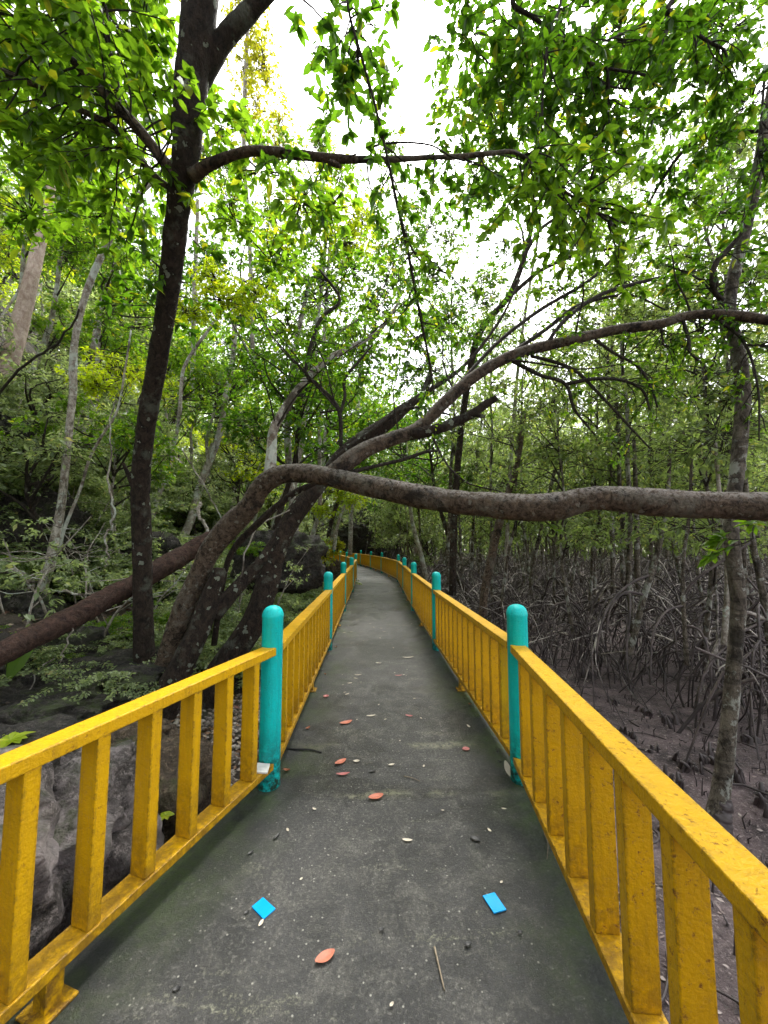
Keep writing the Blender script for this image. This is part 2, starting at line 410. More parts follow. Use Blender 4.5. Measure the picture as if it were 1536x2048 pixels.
def concrete_mat():
    m, nt, b = new_mat("mossy_concrete")
    wp = world_pos(nt)
    big = noise_fac(nt, 0.9, 6, 0.68, 0.42, 0.60, wp, 0.8)
    med = noise_fac(nt, 6, 8, 0.8, 0.48, 0.62, wp, 0.8)
    fine = noise_fac(nt, 62, 7, 0.85, 0.50, 0.60, wp)
    base = mix(nt, big, (.010, .011, .012), (.048, .047, .047))
    base = mix(nt, math_(nt, 'MULTIPLY', med, 0.6), base, (.105, .100, .088))
    base = mix(nt, math_(nt, 'MULTIPLY', math_(nt, 'MULTIPLY', fine, math_(nt, 'ADD', math_(nt, 'MULTIPLY', med, 0.5), 0.5)), 0.95), base, (.215, .21, .19))
    dk = noise_fac(nt, 60, 4, 0.7, 0.53, 0.60, wp)
    base = mix(nt, math_(nt, 'MULTIPLY', dk, 0.6), base, (.022, .022, .022))
    vo = N(nt, "ShaderNodeTexVoronoi"); vo.inputs["Scale"].default_value = 42; lk(nt, wp, vo.inputs["Vector"])
    sc = N(nt, "ShaderNodeSeparateColor"); lk(nt, vo.outputs["Color"], sc.inputs[0])
    sp = math_(nt, 'MULTIPLY', math_(nt, 'LESS_THAN', vo.outputs["Distance"], 0.17), math_(nt, 'GREATER_THAN', sc.outputs[0], 0.80))
    base = mix(nt, math_(nt, 'MULTIPLY', sp, 0.7), base, (.42, .41, .36))
    # lichen streaks across the slab
    mp = N(nt, "ShaderNodeMapping"); mp.inputs["Scale"].default_value = (1.1, 5.0, 1); lk(nt, wp, mp.inputs["Vector"])
    st = noise_fac(nt, 0.9, 6, 0.75, 0.57, 0.66, mp.outputs[0])
    base = mix(nt, math_(nt, 'MULTIPLY', math_(nt, 'MULTIPLY', st, fine), 0.75), base, (.27, .27, .19))
    sepc = N(nt, "ShaderNodeSeparateXYZ"); lk(nt, wp, sepc.inputs[0])
    wob = math_(nt, 'MULTIPLY', noise_fac(nt, 2.5, 4, 0.6, 0.0, 1.0, wp), 0.30)
    for yy, wd, am in ((2.82, .050, .9), (3.42, .08, .7), (8.1, .06, .6), (13.0, .08, .6)):
        dd = math_(nt, 'ABSOLUTE', math_(nt, 'SUBTRACT', math_(nt, 'ADD', sepc.outputs[1], wob), yy))
        ln_ = N(nt, "ShaderNodeMapRange"); ln_.inputs["From Min"].default_value = wd; ln_.inputs["From Max"].default_value = 0.0; lk(nt, dd, ln_.inputs["Value"])
        base = mix(nt, math_(nt, 'MULTIPLY', math_(nt, 'MULTIPLY', ln_.outputs[0], am), math_(nt, 'MULTIPLY', noise_fac(nt, 26, 6, 0.8, 0.42, 0.54, wp), noise_fac(nt, 1.7 + yy * .01, 3, 0.6, 0.46, 0.56, wp))), base, (.24, .24, .16))
    # slime and moss along the rails (an attribute of the slab: metres to its edge)
    at = N(nt, "ShaderNodeAttribute"); at.attribute_name = "edge"
    e = math_(nt, 'ADD', at.outputs["Fac"], math_(nt, 'MULTIPLY', noise_fac(nt, 1.6, 5, 0.65, 0.2, 0.8, wp), 0.34))
    mr = N(nt, "ShaderNodeMapRange"); mr.inputs["From Min"].default_value = 0.74; mr.inputs["From Max"].default_value = 0.26
    lk(nt, e, mr.inputs["Value"])
    damp = mr.outputs[0]
    base = mix(nt, math_(nt, 'MULTIPLY', damp, 0.85), base, (.010, .013, .011))
    mo = noise_fac(nt, 1.3, 4, 0.7, 0.46, 0.58, wp)
    mof = math_(nt, 'MULTIPLY', math_(nt, 'MULTIPLY', damp, mo), noise_fac(nt, 30, 4, 0.7, 0.25, 0.55, wp))
    base = mix(nt, math_(nt, 'MULTIPLY', mof, 0.75), base, (.045, .075, .012))
    lk(nt, base, b.inputs["Base Color"])
    rg = math_(nt, 'SUBTRACT', 0.68, math_(nt, 'MULTIPLY', math_(nt, 'SUBTRACT', 1.0, big), 0.30)); lk(nt, rg, b.inputs["Roughness"])
    h = math_(nt, 'ADD', math_(nt, 'MULTIPLY', fine, 0.6), math_(nt, 'MULTIPLY', noise_fac(nt, 170, 3, 0.7, 0.3, 0.7, wp), 0.6))
    bump(nt, b, h, 0.55, 0.006)
    return m
M_CON = concrete_mat()

def ground_mat():
    m, nt, b = new_mat("forest_floor")
    wp = world_pos(nt)
    sep = N(nt, "ShaderNodeSeparateXYZ"); lk(nt, wp, sep.inputs[0])
    mud1 = noise_fac(nt, 2.2, 6, 0.7, 0.35, 0.65, wp)
    mud = mix(nt, mud1, (.030, .019, .021), (.20, .145, .148))
    sp = noise_fac(nt, 28, 8, 0.85, 0.53, 0.62, wp)
    mud = mix(nt, math_(nt, 'MULTIPLY', sp, 0.8), mud, (.40, .33, .32))
    soil = mix(nt, noise_fac(nt, 3, 6, 0.7, 0.35, 0.65, wp), (.014, .010, .008), (.080, .056, .040))
    soil = mix(nt, math_(nt, 'MULTIPLY', noise_fac(nt, 30, 5, 0.8, 0.54, 0.66, wp), 0.5), soil, (.20, .155, .12))
    grn = noise_fac(nt, 0.8, 5, 0.7, 0.50, 0.62, wp)
    soil = mix(nt, math_(nt, 'MULTIPLY', grn, 0.45), soil, (.04, .065, .018))
    side = N(nt, "ShaderNodeAttribute"); side.attribute_name = "hillside"
    base = mix(nt, side.outputs["Fac"], mud, soil)
    lk(nt, base, b.inputs["Base Color"])
    b.inputs["Roughness"].default_value = 0.75
    h = math_(nt, 'ADD', noise_fac(nt, 9, 6, 0.75, 0.2, 0.8, wp), math_(nt, 'MULTIPLY', noise_fac(nt, 60, 4, 0.8, 0.3, 0.7, wp), 0.4))
    bump(nt, b, h, 0.9, 0.05)
    return m
M_GROUND = ground_mat()

def rock_mat(name, c1, c2, moss=0.5, pink=0.0):
    m, nt, b = new_mat(name)
    v = obj_pos(nt)
    n1 = noise_fac(nt, 3.5, 8, 0.75, 0.35, 0.65, v, 0.5)
    base = mix(nt, n1, c1, c2)
    base = mix(nt, math_(nt, 'MULTIPLY', noise_fac(nt, 17, 8, 0.85, 0.5, 0.60, v), 0.8), base, tuple(min(1, q * 2.2) for q in c2))
    base = mix(nt, math_(nt, 'MULTIPLY', noise_fac(nt, 9, 8, 0.8, 0.54, 0.60, v), 0.85), base, tuple(q * .35 for q in c1))
    if pink:
        base = mix(nt, math_(nt, 'MULTIPLY', noise_fac(nt, 2.0, 5, 0.7, 0.5, 0.62, v), pink), base, (.62, .54, .55))
    g = N(nt, "ShaderNodeNewGeometry"); s = N(nt, "ShaderNodeSeparateXYZ"); lk(nt, g.outputs["Normal"], s.inputs[0])
    up = N(nt, "ShaderNodeMapRange"); up.inputs["From Min"].default_value = -0.1; up.inputs["From Max"].default_value = 0.9; lk(nt, s.outputs[2], up.inputs["Value"])
    mo = math_(nt, 'MULTIPLY', math_(nt, 'MULTIPLY', noise_fac(nt, 1.7, 5, 0.75, 0.52, 0.62, v), up.outputs[0]), moss)
    base = mix(nt, mo, base, (.07, .11, .02))
    lk(nt, base, b.inputs["Base Color"]); b.inputs["Roughness"].default_value = 0.85
    h = math_(nt, 'ADD', n1, math_(nt, 'MULTIPLY', noise_fac(nt, 26, 6, 0.8, 0.3, 0.7, v), 0.5))
    bump(nt, b, h, 1.0, 0.12)
    return m
M_ROCK = rock_mat("limestone_dark", (.012, .010, .009), (.070, .060, .052), 0.8)
M_ROCK2 = rock_mat("limestone_grey", (.045, .037, .034), (.27, .235, .23), 0.7, 1.0)
M_ROCK3 = rock_mat("limestone_brown", (.060, .042, .028), (.21, .155, .105), 0.7)

def plain(name, c, rough=0.6, var=0.3, scale=20, trans=None):
    m, nt, b = new_mat(name)
    n1 = noise_fac(nt, scale, 4, 0.6, 0.3, 0.7, obj_pos(nt))
    lk(nt, mix(nt, n1, tuple(q * (1 - var) for q in c), c), b.inputs["Base Color"])
    b.inputs["Roughness"].default_value = rough
    return m
def island(name, cols, rough=0.7):
    m, nt, b = new_mat(name)
    g = N(nt, "ShaderNodeNewGeometry"); r = N(nt, "ShaderNodeValToRGB"); r.color_ramp.interpolation = 'CONSTANT'
    for i, c in enumerate(cols):
        if i < 2: e = r.color_ramp.elements[i]; e.position = i / len(cols)
        else: e = r.color_ramp.elements.new(i / len(cols))
        e.color = col4(c)
    lk(nt, g.outputs["Random Per Island"], r.inputs[0]); 
    n1 = noise_fac(nt, 40, 3, 0.6, 0.3, 0.7, world_pos(nt))
    lk(nt, mix(nt, math_(nt, 'MULTIPLY', n1, 0.4), r.outputs[0], (.05, .04, .035)), b.inputs["Base Color"])
    b.inputs["Roughness"].default_value = rough
    return m
M_LITTER = island("dead_leaves", [(.13, .070, .035), (.20, .11, .06), (.09, .05, .035), (.26, .17, .10), (.16, .06, .04), (.30, .24, .17), (.07, .045, .035)])
M_MUDBITS = island("mud_litter", [(.16, .12, .11), (.34, .28, .26), (.10, .07, .065), (.24, .18, .165), (.06, .045, .045)])
M_GRAVEL = island("gravel_stone", [(.28, .25, .22), (.40, .36, .32), (.20, .17, .145), (.13, .11, .10), (.33, .27, .22)])
M_MUD = plain("wet_mud_root", (.055, .040, .040), 0.55, 0.5, 12)
M_ORANGE = plain("orange_dead_leaf", (.62, .20, .12), 0.6, 0.35, 60)
M_PINK = plain("pink_dead_leaf", (.55, .18, .17), 0.6, 0.35, 60)
M_PALE = plain("pale_dead_leaf", (.62, .55, .44), 0.6, 0.2, 60)
M_BLACK = plain("black_leaf_scrap", (.012, .012, .013), 0.5, 0.3, 60)
M_STICK = plain("dry_stick", (.30, .24, .17), 0.8, 0.5, 50)
M_BLUE = plain("blue_glaze", (.004, .34, .78), 0.18, 0.06, 30)
M_WHITE = plain("white_tile", (.74, .72, .70), 0.35, 0.12, 30)

# ------------------------------------------------------------------ the railing lines
LB = [(-1.886, -0.68)] + [tuple(G(*q)[:2]) for q in ((538, 1570), (655, 1299), (686, 1222), (703, 1184))] + [(-1.34, 18.6), (-2.18, 22.9), (-3.00, 27.0), (-3.95, 31.2), (-6.0, 34.6), (-9.2, 37.2)]
RB = [(0.64, -0.86)] + [tuple(G(*q)[:2]) for q in ((1043, 1560), (874, 1299), (828, 1222), (809, 1186), (797, 1164))] + [(-0.12, 22.3), (-0.86, 26.0), (-1.75, 29.8), (-3.1, 33.6), (-5.6, 37.2), (-8.8, 39.6)]
LB, RB = np.array(LB), np.array(RB)

def left_x(y):                        # x of the left railing at distance y
    return np.interp(y, LB[:, 1], LB[:, 0])
def right_x(y):
    return np.interp(y, RB[:, 1], RB[:, 0])

# ------------------------------------------------------------------ terrain
def hgt(x, y):
    x, y = np.asarray(x, float), np.asarray(y, float)
    lx, rx = left_x(y), right_x(y)
    far = np.clip((y - 34) / 14, 0, 1)
    s = lx - x - 0.1
    s = np.where(y > 34, s - 0, s)
    p = np.stack([x, y, 0 * x], -1)
    n = fbm(p * 0.25, 4, 4); n2 = fbm(p * 1.1, 4, 8); rd = fbm(p * 0.45, 4, 21, True)
    ss = s + n * 0.9
    hill = -0.42 + 0.30 * np.clip(ss - 1.3, 0, 3.2) + 0.95 * np.clip(ss - 4.5, 0, 14) + 0.35 * np.clip(ss - 18.5, 0, 30)
    steep = np.clip((ss - 3.5) / 2, 0, 1)
    hill = hill + steep * (rd * 0.7 + n2 * 0.35) + n2 * 0.06
    mud = -0.86 + n * 0.10 + n2 * 0.045 - 0.24 * np.exp(-((x - 2.95) ** 2 + (y - 3.45) ** 2) / .55)
    t = np.clip((s + 0.9) / 1.0, 0, 1)              # under the slab the bank becomes mud
    z = mud * (1 - t) + hill * t
    # ground climbs again far beyond the bend
    z = z + far * np.clip(6 - np.abs(x + 3), 0, 6) * 0.25
    return z
def hill_mask(x, y):
    return np.clip((left_x(y) - x + 0.8) / 1.0, 0, 1)

def on_bank(px, py, y0=3.4, y1=26.0):
    # where the sight line through (px, py) meets the ground
    Ys = np.arange(y0, y1, .1); q = np.array([P(px, py, Y) for Y in Ys]); below = q[:, 2] < hgt(q[:, 0], q[:, 1])
    return q[int(np.argmax(below))] if below.any() else None
def build_ground():
    u = np.linspace(-1, 1, 330); xs = np.sinh(u * 4.4) / math.sinh(4.4) * 320
    v = np.linspace(-1, 1, 360); ys = 7 + np.sinh(v * 4.2) / math.sinh(4.2) * 320
    X, Y = np.meshgrid(xs, ys); Z = hgt(X, Y)
    nx, ny = len(xs), len(ys)
    mb = MB(); i = np.arange(ny - 1)[:, None] * nx; j = np.arange(nx - 1)[None]
    f = np.stack([i + j, i + j + 1, i + nx + j + 1, i + nx + j], -1).reshape(-1, 4)
    mb.add(np.stack([X, Y, Z], -1).reshape(-1, 3), f4=f)
    o = mb.build("ground", M_GROUND, smooth=True)
    a = o.data.attributes.new("hillside", 'FLOAT', 'POINT'); a.data.foreach_set('value', hill_mask(X, Y).ravel().astype(np.float32))
    tag(o, "dark forest floor rising to a hillside on the left and purple brown mud on the right", None, None, 'structure')
build_ground()

def build_path():
    n = min(len(LB), len(RB)); nl = 20; rows = []
    ctr = []
    for i in range(n - 1):
        K = 30 if i < 4 else 12
        for k in range(K):
            t = k / K; ctr.append((LB[i] * (1 - t) + LB[i + 1] * t, RB[i] * (1 - t) + RB[i + 1] * t))
    ctr.append((LB[n - 1], RB[n - 1]))
    V, E = [], []
    for l, r in ctr:
        d = (r - l); w = np.linalg.norm(d); d = d / w
        a, b = l - d * 0.13, r + d * 0.13
        for k in range(nl + 1):
            t = k / nl; q = a * (1 - t) + b * t
            z = 0.004 * float(noise3(np.array([[q[0] * 1.5, q[1] * 1.5, 0]]), 2)[0])
            V.append((q[0], q[1], z)); E.append(min(t, 1 - t) * (w + 0.26))
    m, c = len(ctr), nl + 1
    mb = MB(); i = np.arange(m - 1)[:, None] * c; j = np.arange(c - 1)[None]
    mb.add(V, f4=np.stack([i + j, i + j + 1, i + c + j + 1, i + c + j], -1).reshape(-1, 4))
    V = np.array(V)
    def skirt(col, flip):
        top = V[np.arange(m) * c + col]; bot = top.copy(); bot[:, 2] = -0.20
        q = np.vstack([top, bot]); ii = np.arange(m - 1)
        f = np.stack([ii, ii + 1, ii + m + 1, ii + m], -1)
        mb.add(q, f4=f if flip else f[:, ::-1]); E.extend([0.05] * (2 * m))
    skirt(0, True); skirt(c - 1, False)
    # underside and piers
    a = V[np.arange(m) * c]; b = V[np.arange(m) * c + c - 1]; a = a.copy(); b = b.copy(); a[:, 2] = b[:, 2] = -0.20
    ii = np.arange(m - 1); mb.add(np.vstack([a, b]), f4=np.stack([ii, ii + 1, ii + m + 1, ii + m], -1)); E.extend([0.05] * (2 * m))
    for i in range(n):
        for q in (LB[i] * 0.9 + RB[i] * 0.1, LB[i] * 0.1 + RB[i] * 0.9):
            mb.box((q[0], q[1], -0.71), (.11, 0, 0), (0, .11, 0), (0, 0, .50)); E.extend([0.05] * 8)
    o = mb.build("footpath", M_CON, smooth=False)
    at = o.data.attributes.new("edge", 'FLOAT', 'POINT'); at.data.foreach_set('value', np.array(E, np.float32))
    tag(o, "narrow dark mossy concrete walkway curving away to the left between yellow railings", None, None, 'structure')
build_path()

# ------------------------------------------------------------------ railings
def make_post(parent, x, y, lab=None):
    prof = [(0.074, -0.02), (0.072, 0.02), (0.071, 0.10), (0.0705, 0.6), (0.070, 1.098), (0.0725, 1.104), (0.0725, 1.118), (0.069, 1.134), (0.060, 1.155), (0.045, 1.170), (0.024, 1.179), (0.0, 1.182)]
    mb = MB(); n = 28; th = np.arange(n) / n * 2 * math.pi
    V = [[(x + r * math.cos(a), y + r * math.sin(a), z) for a in th] for r, z in prof]
    m = len(prof); i = np.arange(m - 1)[:, None] * n; j = np.arange(n)[None]; j2 = (j + 1) % n
    mb.add(np.array(V).reshape(-1, 3), f4=np.stack([i + j, i + j2, i + n + j2, i + n + j], -1).reshape(-1, 4))
    o = mb.build("post", M_TEAL, parent, smooth=True)
    if lab: o['label'] = lab
    return o
def railing(posts, name_label, inward, limit=100, M_YEL=None):
    root = empty("railing", (0, 0, 0))
    tag(root, name_label, "railing")
    count = 0; restmb = MB(); rest = False
    for i, (x, y) in enumerate(posts): make_post(root, x, y)
    for i in range(len(posts) - 1):
        a, b = np.array([*posts[i], 0.0]), np.array([*posts[i + 1], 0.0])
        d = b - a; Ln = np.linalg.norm(d); d /= Ln; s = np.array([-d[1], d[0], 0]) * inward; up = np.array([0, 0, 1.0])
        mid = (a + b) / 2
        h = Ln / 2 - 0.045
        jog = 0.012
        mb = MB(); mb.box(mid + s * jog + up * 0.885, d * h, s * 0.052, up * 0.026); mb.build("top_rail", M_YEL, root, bevel=0.005)
        mb = MB(); mb.box(mid + s * jog + up * 0.150, d * h, s * 0.052, up * 0.020); mb.build("bottom_rail", M_YEL, root, bevel=0.004)
        nb = int(round(Ln / 0.238)) - 1
        # the near end of the first bay lies behind the camera
        for k in range(nb):
            t = (k + 1) / (nb + 1)
            c = a + d * Ln * t + s * jog * 1.0
            if i == 0 and c[1] < -0.3: continue
            lo, hi = 0.1702, 0.8588
            c = c + up * (lo + hi) / 2
            target = MB() if count < limit else restmb
            target.box(c, d * 0.026, s * 0.044, up * (hi - lo) / 2)
            if count < limit: target.build("baluster", M_YEL, root, bevel=0.004 if i < 2 else 0)
            else: rest = True
            count += 1
        # leg with foot plate at mid bay
        cm = a + d * Ln * (0.385 if i == 0 else 0.5) + s * jog
        if i == 0 and inward < 0: cm = a + d * (Ln - 1.32) + s * jog
        mb = MB(); mb.box(cm + up * 0.069, d * 0.030, s * 0.030, up * 0.0608); 
        ft = mb.build("leg", M_YEL, root, bevel=0.003)
        mb = MB(); mb.box(cm + up * 0.0085, d * 0.062, s * 0.062, up * 0.0045); mb.build("foot_plate", M_YEL, ft, bevel=0.002)
    if rest:
        o = restmb.build("baluster", M_YEL, root); o['kind'] = 'stuff'
    return root
railing(LB, "yellow railing with turquoise round posts along the left edge of the walkway", -1, 100, M_YEL)
railing(RB, "rust speckled yellow railing with turquoise round posts along the mud side of the walkway", 1, 100, M_YEL2)

# ------------------------------------------------------------------ tiles, fallen leaves and twigs on the path
def slab(name, corners, z0, t, mat, bevel=0.001):
    mb = MB(); c = [np.array(q, float) for q in corners]
    v = [(q[0], q[1], z0) for q in c] + [(q[0], q[1], z0 + t) for q in c]
    mb.add(v, f4=[(3, 2, 1, 0), (4, 5, 6, 7), (0, 1, 5, 4), (1, 2, 6, 5), (2, 3, 7, 6), (3, 0, 4, 7)])
    return mb.build(name, mat, None, bevel=bevel)
o = slab("tile", [G(*q)[:2] for q in ((503, 1817), (527, 1842), (551, 1821), (526, 1798))], 0.003, 0.006, M_BLUE)
tag(o, "bright blue square tile lying corner up on the path beside the left railing", "tile")
o = slab("tile", [G(*q)[:2] for q in ((965, 1795), (988, 1830), (1013, 1823), (989, 1788))], 0.003, 0.006, M_BLUE)
tag(o, "bright blue oblong tile lying on the path towards the right railing", "tile")
o = slab("tile", [G(503, 1545, .178)[:2], G(535, 1546, .178)[:2], G(540, 1528, .178)[:2], G(512, 1526, .178)[:2]], 0.1715, 0.010, M_WHITE)
tag(o, "small white tile resting on the bottom rail against the nearest left post", "tile")

def fallen_leaf(c, ang, L, W, mat, tilt=0.0, curl=0.25, z=0.012, name="fallen_leaf", r=random):
    mb = MB(); nt_, V = 9, []
    for i in range(nt_):
        t = i / (nt_ - 1); w = W * 0.5 * math.sin(math.pi * min(1, t * 0.93 + 0.03)) ** 0.75
        for k in (-1, -.5, 0, .5, 1):
            x = (t - 0.5) * L; y = k * w
            zz = curl * (abs(k) * w * 0.8 + L * (t - 0.5) ** 2 * 1.2) + (0.0015 if k == 0 else 0.003)
            V.append((x, y, zz))
    V = np.array(V); ca, sa = math.cos(ang), math.sin(ang); ct, st_ = math.cos(tilt), math.sin(tilt)
    V = np.stack([V[:, 0] * ct - V[:, 2] * st_, V[:, 1], V[:, 0] * st_ + V[:, 2] * ct], -1)
    V = np.stack([V[:, 0] * ca - V[:, 1] * sa, V[:, 0] * sa + V[:, 1] * ca, V[:, 2]], -1)
    V[:, 2] -= V[:, 2].min()
    i = np.arange(nt_ - 1)[:, None] * 5; j = np.arange(4)[None]
    mb.add(V, f4=np.stack([i + j, i + j + 1, i + 6 + j, i + 5 + j], -1).reshape(-1, 4))
    o = mb.build(name, mat, None, smooth=True); o.location = (float(c[0]), float(c[1]), z - 0.006)
    return o
leaf_list = [
    (650, 1918, 0.55, .070, .036, M_ORANGE, "large orange dead leaf lying alone on the path between the blue tiles, nearest the viewer"),
    (752, 1596, 0.35, .085, .046, M_ORANGE, "plump orange dead leaf on the path centre just beyond the pale streak"),
    (681, 1526, 0.75, .085, .042, M_ORANGE, "orange dead leaf pointing away on the path, beside the small pale leaf"),
    (686, 1550, 0.15, .080, .026, M_PINK, "narrow pinkish folded dead leaf just in front of an orange one"),
    (692, 1447, 0.50, .105, .050, M_ORANGE, "orange pink dead leaf furthest away of the four large orange ones"),
    (652, 1394, 1.30, .060, .050, M_PINK, "small crimson pink dead leaf on the path close to the left railing"),
    (932, 1500, 0.20, .050, .045, M_PINK, "small pinkish dead leaf on the path left of the nearest right post"),
    (522, 1849, 1.30, .028, .013, M_PALE, "tiny pale leaf touching the corner of the square blue tile"),
    (713, 1524, 0.10, .040, .026, M_PALE, "small pale cream leaf beside an orange leaf on the path"),
    (783, 1531, 0.30, .040, .020, M_PALE, "small pale curled leaf in the middle of the path"),
    (742, 1433, 0.20, .075, .024, M_PALE, "slim pale leaf lying on the path beyond the orange leaves"),
    (818, 1433, 2.80, .060, .024, M_PINK, "small dull red leaf lying right of the path centre"),
    (716, 1351, 0.20, .080, .022, M_PALE, "slim cream leaf on the wet part of the path"),
    (797, 1352, 0.10, .080, .020, M_PINK, "slim pale pink leaf on the wet part of the path"),
    (816, 1316, 0.10, .140, .030, M_PALE, "long pale leaf on the right half of the path near the second right post"),
    (757, 1327, -.30, .070, .020, M_PALE, "small pale leaf scrap at the middle of the wet path"),
    (1015, 1549, 1.9, .085, .040, M_PALE, "brownish pink leaf leaning at the foot of the nearest right post"),
    (493, 1828, 0.6, .020, .013, M_BLACK, "black leaf scrap left of the square blue tile"),
    (353, 1982, 0.3, .022, .016, M_BLACK, "black leaf scrap near the left railing foot"),
    (553, 1676, 1.2, .045, .018, M_BLACK, "curled black leaf on the dark left side of the path"),
    (501, 1708, 0.8, .030, .014, M_BLACK, "black leaf scrap between the square blue tile and the left rail"),
    (763, 1862, 0.1, .020, .014, M_BLACK, "small black leaf scrap near the middle of the path"),
    (951, 1681, 2.6, .050, .030, M_BLACK, "largest curled black leaf, on the right side of the path"),
    (936, 1892, 0.2, .026, .018, M_BLACK, "black leaf scrap right of the pale stick"),
    (1040, 1868, 0.2, .020, .014, M_BLACK, "black leaf scrap below the oblong blue tile"),
    (745, 1544, 0.2, .050, .020, M_BLACK, "flat black leaf scrap beyond the plump orange leaf"),
    (770, 1184, 0.0, .260, .090, M_BLACK, "dark leaf lying far along the path"),
]
for x, y, a, L, W, m, lab in leaf_list:
    g = G(x, y)
    tl, cu, z = 0.0, 0.3, 0.010
    if x == 1015: tl, cu = 0.9, 0.15
    o = fallen_leaf(g, a, L * 1.15, W * 1.2, m, tl, cu, z); tag(o, lab, "fallen leaf")
M_BROWN = plain("brown_dead_leaf", (.20, .10, .05), 0.7, 0.5, 60)
M_RUSTY = plain("rusty_dead_leaf", (.36, .13, .06), 0.65, 0.4, 60)
protos = [fallen_leaf((0, 0), 0, .030, .014, M_PALE, 0, .3), fallen_leaf((0, 0), 0, .018, .011, M_PALE, 0, .3), fallen_leaf((0, 0), 0, .055, .020, M_PALE, 0, .2)]
k = 0
for i in range(110):
    y = 1.2 + 20 * random.random() ** 1.6; t = random.uniform(0.08, 0.92)
    x = left_x(y) * (1 - t) + right_x(y) * t
    pr = protos[random.choice((0, 0, 1, 1, 1, 2)) if y < 7 else 2]
    o = pr if k < 3 and pr.get('u') is None and y > 0 and 'label' not in pr else pr.copy()
    if o is not pr: C.objects.link(o)
    o.location = (x, y, 0.004); o.rotation_euler = (0, 0, random.uniform(0, 6.28)); o.scale = (1, 1, 1)
    tag(o, "tiny pale leaf fragment scattered on the path", "leaf fragment", "tiny pale leaf fragments on the path")
for pr in protos:
    if 'label' not in pr: bpy.data.objects.remove(pr)

bl = [fallen_leaf((0, 0), 0, .060, .028, M_BROWN, .1, .6), fallen_leaf((0, 0), 0, .045, .024, M_RUSTY, 0, .8), fallen_leaf((0, 0), 0, .035, .020, M_BLACK, 0, .6)]
for i in range(64):
    y = 2.9 + 15 * random.random() ** 1.2; t = min(.985, max(.015, random.choice((0, 1)) + random.gauss(0, .035)))
    t = t if .015 < t < .985 else random.choice((.03, .97))
    x = left_x(y) * (1 - t) + right_x(y) * t; pr = bl[i % 3]; o = pr if i < 3 else pr.copy()
    if o is not pr: C.objects.link(o)
    o.location = (x, y, 0.004); o.rotation_euler = (0, 0, random.uniform(0, 6.28)); s_ = random.uniform(.7, 1.2); o.scale = (s_, s_, s_)
    tag(o, "small brown dead leaf caught along the edge of the path under a railing", "fallen leaf", "brown dead leaves along the path edges")
def twig(pts, r, mat, lab, cat="twig"):
    mb = MB(); q = smooth_path(pts, 4); mb.tube(q, np.linspace(r, r * 0.6, len(q)), 6, 0.2, 3)
    o = mb.build("twig", mat, None, smooth=True); tag(o, lab, cat)
def gz(x, y, z): g = G(x, y); g[2] = z; return g
twig([gz(869, 1898, .006), gz(875, 1925, .008), gz(882, 1955, .007), gz(889, 1984, .006)], .0045, M_STICK, "thin straight pale stick on the near part of the path")
twig([gz(566, 1498, .008), gz(590, 1501, .010), gz(618, 1502, .012), gz(643, 1507, .009)], .009, M_BLACK, "dark broken twig jutting from the nearest left post onto the path")
twig([gz(808, 1554, .005), gz(824, 1558, .008), gz(840, 1564, .005)], .003, M_STICK, "short hair thin pale twig right of the path centre")
twig([gz(1088, 1668, .005), gz(1096, 1690, .008), gz(1094, 1720, .005)], .0025, M_STICK, "thin curved pale stem on the dark right edge of the path")

nb = empty("notice_board", (-4.75, 36.0, 0)); tag(nb, "small white notice board on posts beyond the far left railing", "notice board")
mb = MB(); mb.box((0, 0, 1.42), (.42, 0, 0), (0, .02, 0), (0, .0, .26)); mb.build("panel", M_WHITE, nb, bevel=.004)
for sx in (-.34, .34): mb = MB(); mb.box((sx, .045, .40), (.03, 0, 0), (0, .022, 0), (0, 0, 1.25)); mb.build("leg", M_STICK, nb)

# ------------------------------------------------------------------ rocks
def rock_mesh(name, seed, mat, sub=40, sx=1, sy=1, sz=1, rough=0.28, square=0.5):
    n = sub; m = sub // 2
    th = np.linspace(0, 2 * math.pi, n, endpoint=False); ph = np.linspace(0.02, math.pi - 0.02, m)
    T, Pp = np.meshgrid(th, ph)
    d = np.stack([np.cos(T) * np.sin(Pp), np.sin(T) * np.sin(Pp), np.cos(Pp)], -1)
    q = 2 + square * 4
    k = (np.abs(d) ** q).sum(-1) ** (-1 / q)
    rr = k * (1 + rough * fbm(d * 1.3 + seed * 3.7, 3, seed) + rough * 0.75 * fbm(d * 3.4 + seed, 5, seed + 5, True) + rough * .22 * fbm(d * np.array([6, 6, 16]) + seed, 4, seed + 7))
    v = d * rr[..., None] * np.array([sx, sy, sz])
    i = np.arange(m - 1)[:, None] * n; j = np.arange(n)[None]; j2 = (j + 1) % n
    mb = MB(); mb.add(v.reshape(-1, 3), f4=np.stack([i + j, i + n + j, i + n + j2, i + j2], -1).reshape(-1, 4))
    b = (m - 1) * n
    mb.add([v[0].mean(0), v[-1].mean(0)])
    mb.f[3].append(np.array([(m * n, k, (k + 1) % n) for k in range(n)] + [(m * n + 1, b + (k + 1) % n, b + k) for k in range(n)]))
    return mb.mesh(name, mat, True)
def rock(px, py, Y, rx, ry, rz, seed, mat, lab, rotz=0.0, square=0.5, rough=0.28, name="boulder"):
    o = link(name, rock_mesh(name, seed, mat, 96 if rx > 0.3 else 48, rx, ry, rz, rough, square))
    p = P(px, py, Y)
    if 6.5 < Y < 30:
        q = on_bank(px, py)
        if q is not None: p = q
    o.location = [float(q) for q in p]; o.rotation_euler = (0, 0, rotz)
    tag(o, lab, "boulder" if rx > .2 else "stone"); return o
rock(80, 1700, 2.25, .36, .40, .34, 1, M_ROCK2, "huge grey boulder with a pinkish white top right behind the left railing", .3)
rock(-90, 1760, 1.8, .30, .38, .36, 2, M_ROCK2, "dark grey boulder cut by the left edge behind the railing", .8)
